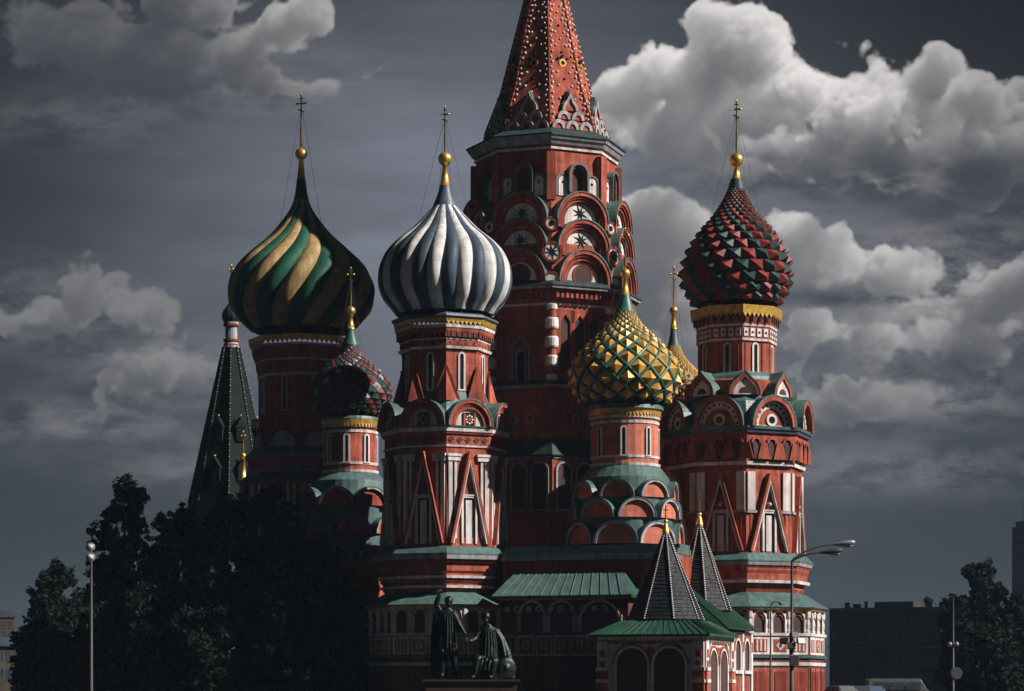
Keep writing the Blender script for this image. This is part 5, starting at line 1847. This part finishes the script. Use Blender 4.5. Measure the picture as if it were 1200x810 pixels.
figure('standing_figure', V, E, ex)
mb = MB()
rr = []
for y, w, x in ((714, 8, 519), (724, 11, 516), (745, 12, 514), (775, 13, 514), (793, 12, 515)):
    rr.append([Vector((X(x) + (-1 + 2 * i / 18) * w * u * .8, (.42 + .22 * math.sin(i * 1.3) * (.4 + (y - 714) / 80) + .2 * (1 - (i / 9 - 1) ** 2)), Z(y))) for i in range(19)])
rr2 = [[p + Vector((0, .09, 0)) for p in r] for r in rr]
mb.loft([r + s[::-1] for r, s in zip(rr, rr2)], 0, True)
mb.build('cloak', [BRONZE], mon)
# seated man leaning on a shield
V = [(573, 772, .1, 10), (573, 760, .1, 9.2), (572, 744, 0, 11), (571, 734, -.02, 6.2), (570, 729, -.05, 3.8),
     (563, 739, 0, 5), (556, 750, -.3, 4.1), (551, 752, -.7, 3.2), (549, 751, -.85, 2.2),
     (581, 739, 0, 5.2), (588, 752, -.1, 4.2), (591, 766, -.3, 3.2), (592, 771, -.4, 2.3),
     (566, 774, -.4, 7), (559, 771, -1.0, 5.6), (557, 785, -1.05, 4.2), (555, 793, -1.0, 3.2), (552, 794.5, -1.3, 2.6),
     (579, 775, -.35, 7), (580, 773, -.95, 5.6), (577, 786, -.85, 4.2), (576, 793, -.8, 3.2), (574, 794.5, -1.15, 2.6)]
E = [(0, 1), (1, 2), (2, 3), (3, 4), (2, 5), (5, 6), (6, 7), (7, 8), (2, 9), (9, 10), (10, 11), (11, 12), (0, 13), (13, 14), (14, 15), (15, 16), (16, 17), (0, 18), (18, 19), (19, 20), (20, 21), (21, 22)]


def ex2(mb):
    head(mb, 569.5, 723.5, -.12, 4.8)
    fingers(mb, (X(548.5), -.92, Z(750.5)), (-.4, -.6, .3), (.2, .2, 1), .22)
    for i in range(7):
        a = -1.0 + i * .34
        mb.tube([(X(572 + 8.5 * math.sin(a)), -8.2 * u * math.cos(a), Z(738 + 2 * (i % 2))), (X(572.5 + 9.5 * math.sin(a)), -9.2 * u * math.cos(a), Z(752)), (X(572 + 11 * math.sin(a)), -10.5 * u * math.cos(a), Z(770))], [.05, .09, .12], 6)
    for x0, x1, dd in ((560, 577, 0),):
        for i in range(5): mb.tube([(X(562 + i * 4), -.5, Z(772)), (X(560 + i * 4.6), -1.0, Z(774 + i % 2)), (X(558.5 + i * 4.8), -.98, Z(786))], [.12, .16, .09], 6)
    fingers(mb, (X(592), -.42, Z(772)), (.2, -.3, -1), (1, 0, 0), .22)


figure('seated_figure', V, E, ex2)
mb = MB()
rr = []
for y, x0, x1 in ((737, 574, 584), (748, 576, 591), (764, 577, 598), (782, 578, 603), (794, 578, 604)):
    rr.append([Vector((X(x0 + (x1 - x0) * i / 18), .38 + .14 * math.sin(i * 1.15) + .25 * math.sin(i / 18 * math.pi), Z(y + 1.5 * math.sin(i * .9)))) for i in range(19)])
rr2 = [[p + Vector((0, .1, 0)) for p in r] for r in rr]
mb.loft([r + s[::-1] for r, s in zip(rr, rr2)], 0, True)
mb.build('cloak', [BRONZE], mon)
mb = MB()
c = Vector((X(594), -.55, Z(783)))
mb.loft([[c + Vector((math.cos(2 * math.pi * i / 28) * r, -d + math.cos(2 * math.pi * i / 28) * r * .35, math.sin(2 * math.pi * i / 28) * r * 1.15)) for i in range(28)] for r, d in ((.5, -.05), (.58, 0), (.54, .05), (.3, .1), (.12, .12), (.1, .2), (.02, .22))], 0, True)
mb.build('shield', [BRONZE], mon)
mb = MB()
slab(mb, 563, 590, Z(777), Z(796.5), .75)
mb.build('seat_block', [BRONZE], mon)
mb = MB()
mb.tube([(X(549), -.9, Z(741)), (X(549.5), -.9, Z(795))], [.05, .03], 6); mb.tube([(X(544), -.9, Z(746)), (X(554), -.9, Z(746.5))], .05, 6)
mb.build('sword', [BRONZE], mon)

# ------------------------------------------------------------------ thin volume box added to lift the dark tones to bluish grey
hz = bpy.data.materials.new('added_haze')
hz.use_nodes = True
nt = hz.node_tree
nt.nodes.clear()
o_ = nt.nodes.new('ShaderNodeOutputMaterial')
v_ = nt.nodes.new('ShaderNodeVolumePrincipled')
v_.inputs['Color'].default_value = (.48, .70, 1.0, 1)
v_.inputs['Density'].default_value = ADDED_HAZE
nt.links.new(v_.outputs[0], o_.inputs['Volume'])
mb = MB()
mb.loft([[(-1450, -250, z), (1450, -250, z), (1450, 2650, z), (-1450, 2650, z)] for z in (-1, 96)], 0)
tag(mb.build('added_haze', [hz]), kind='stuff')
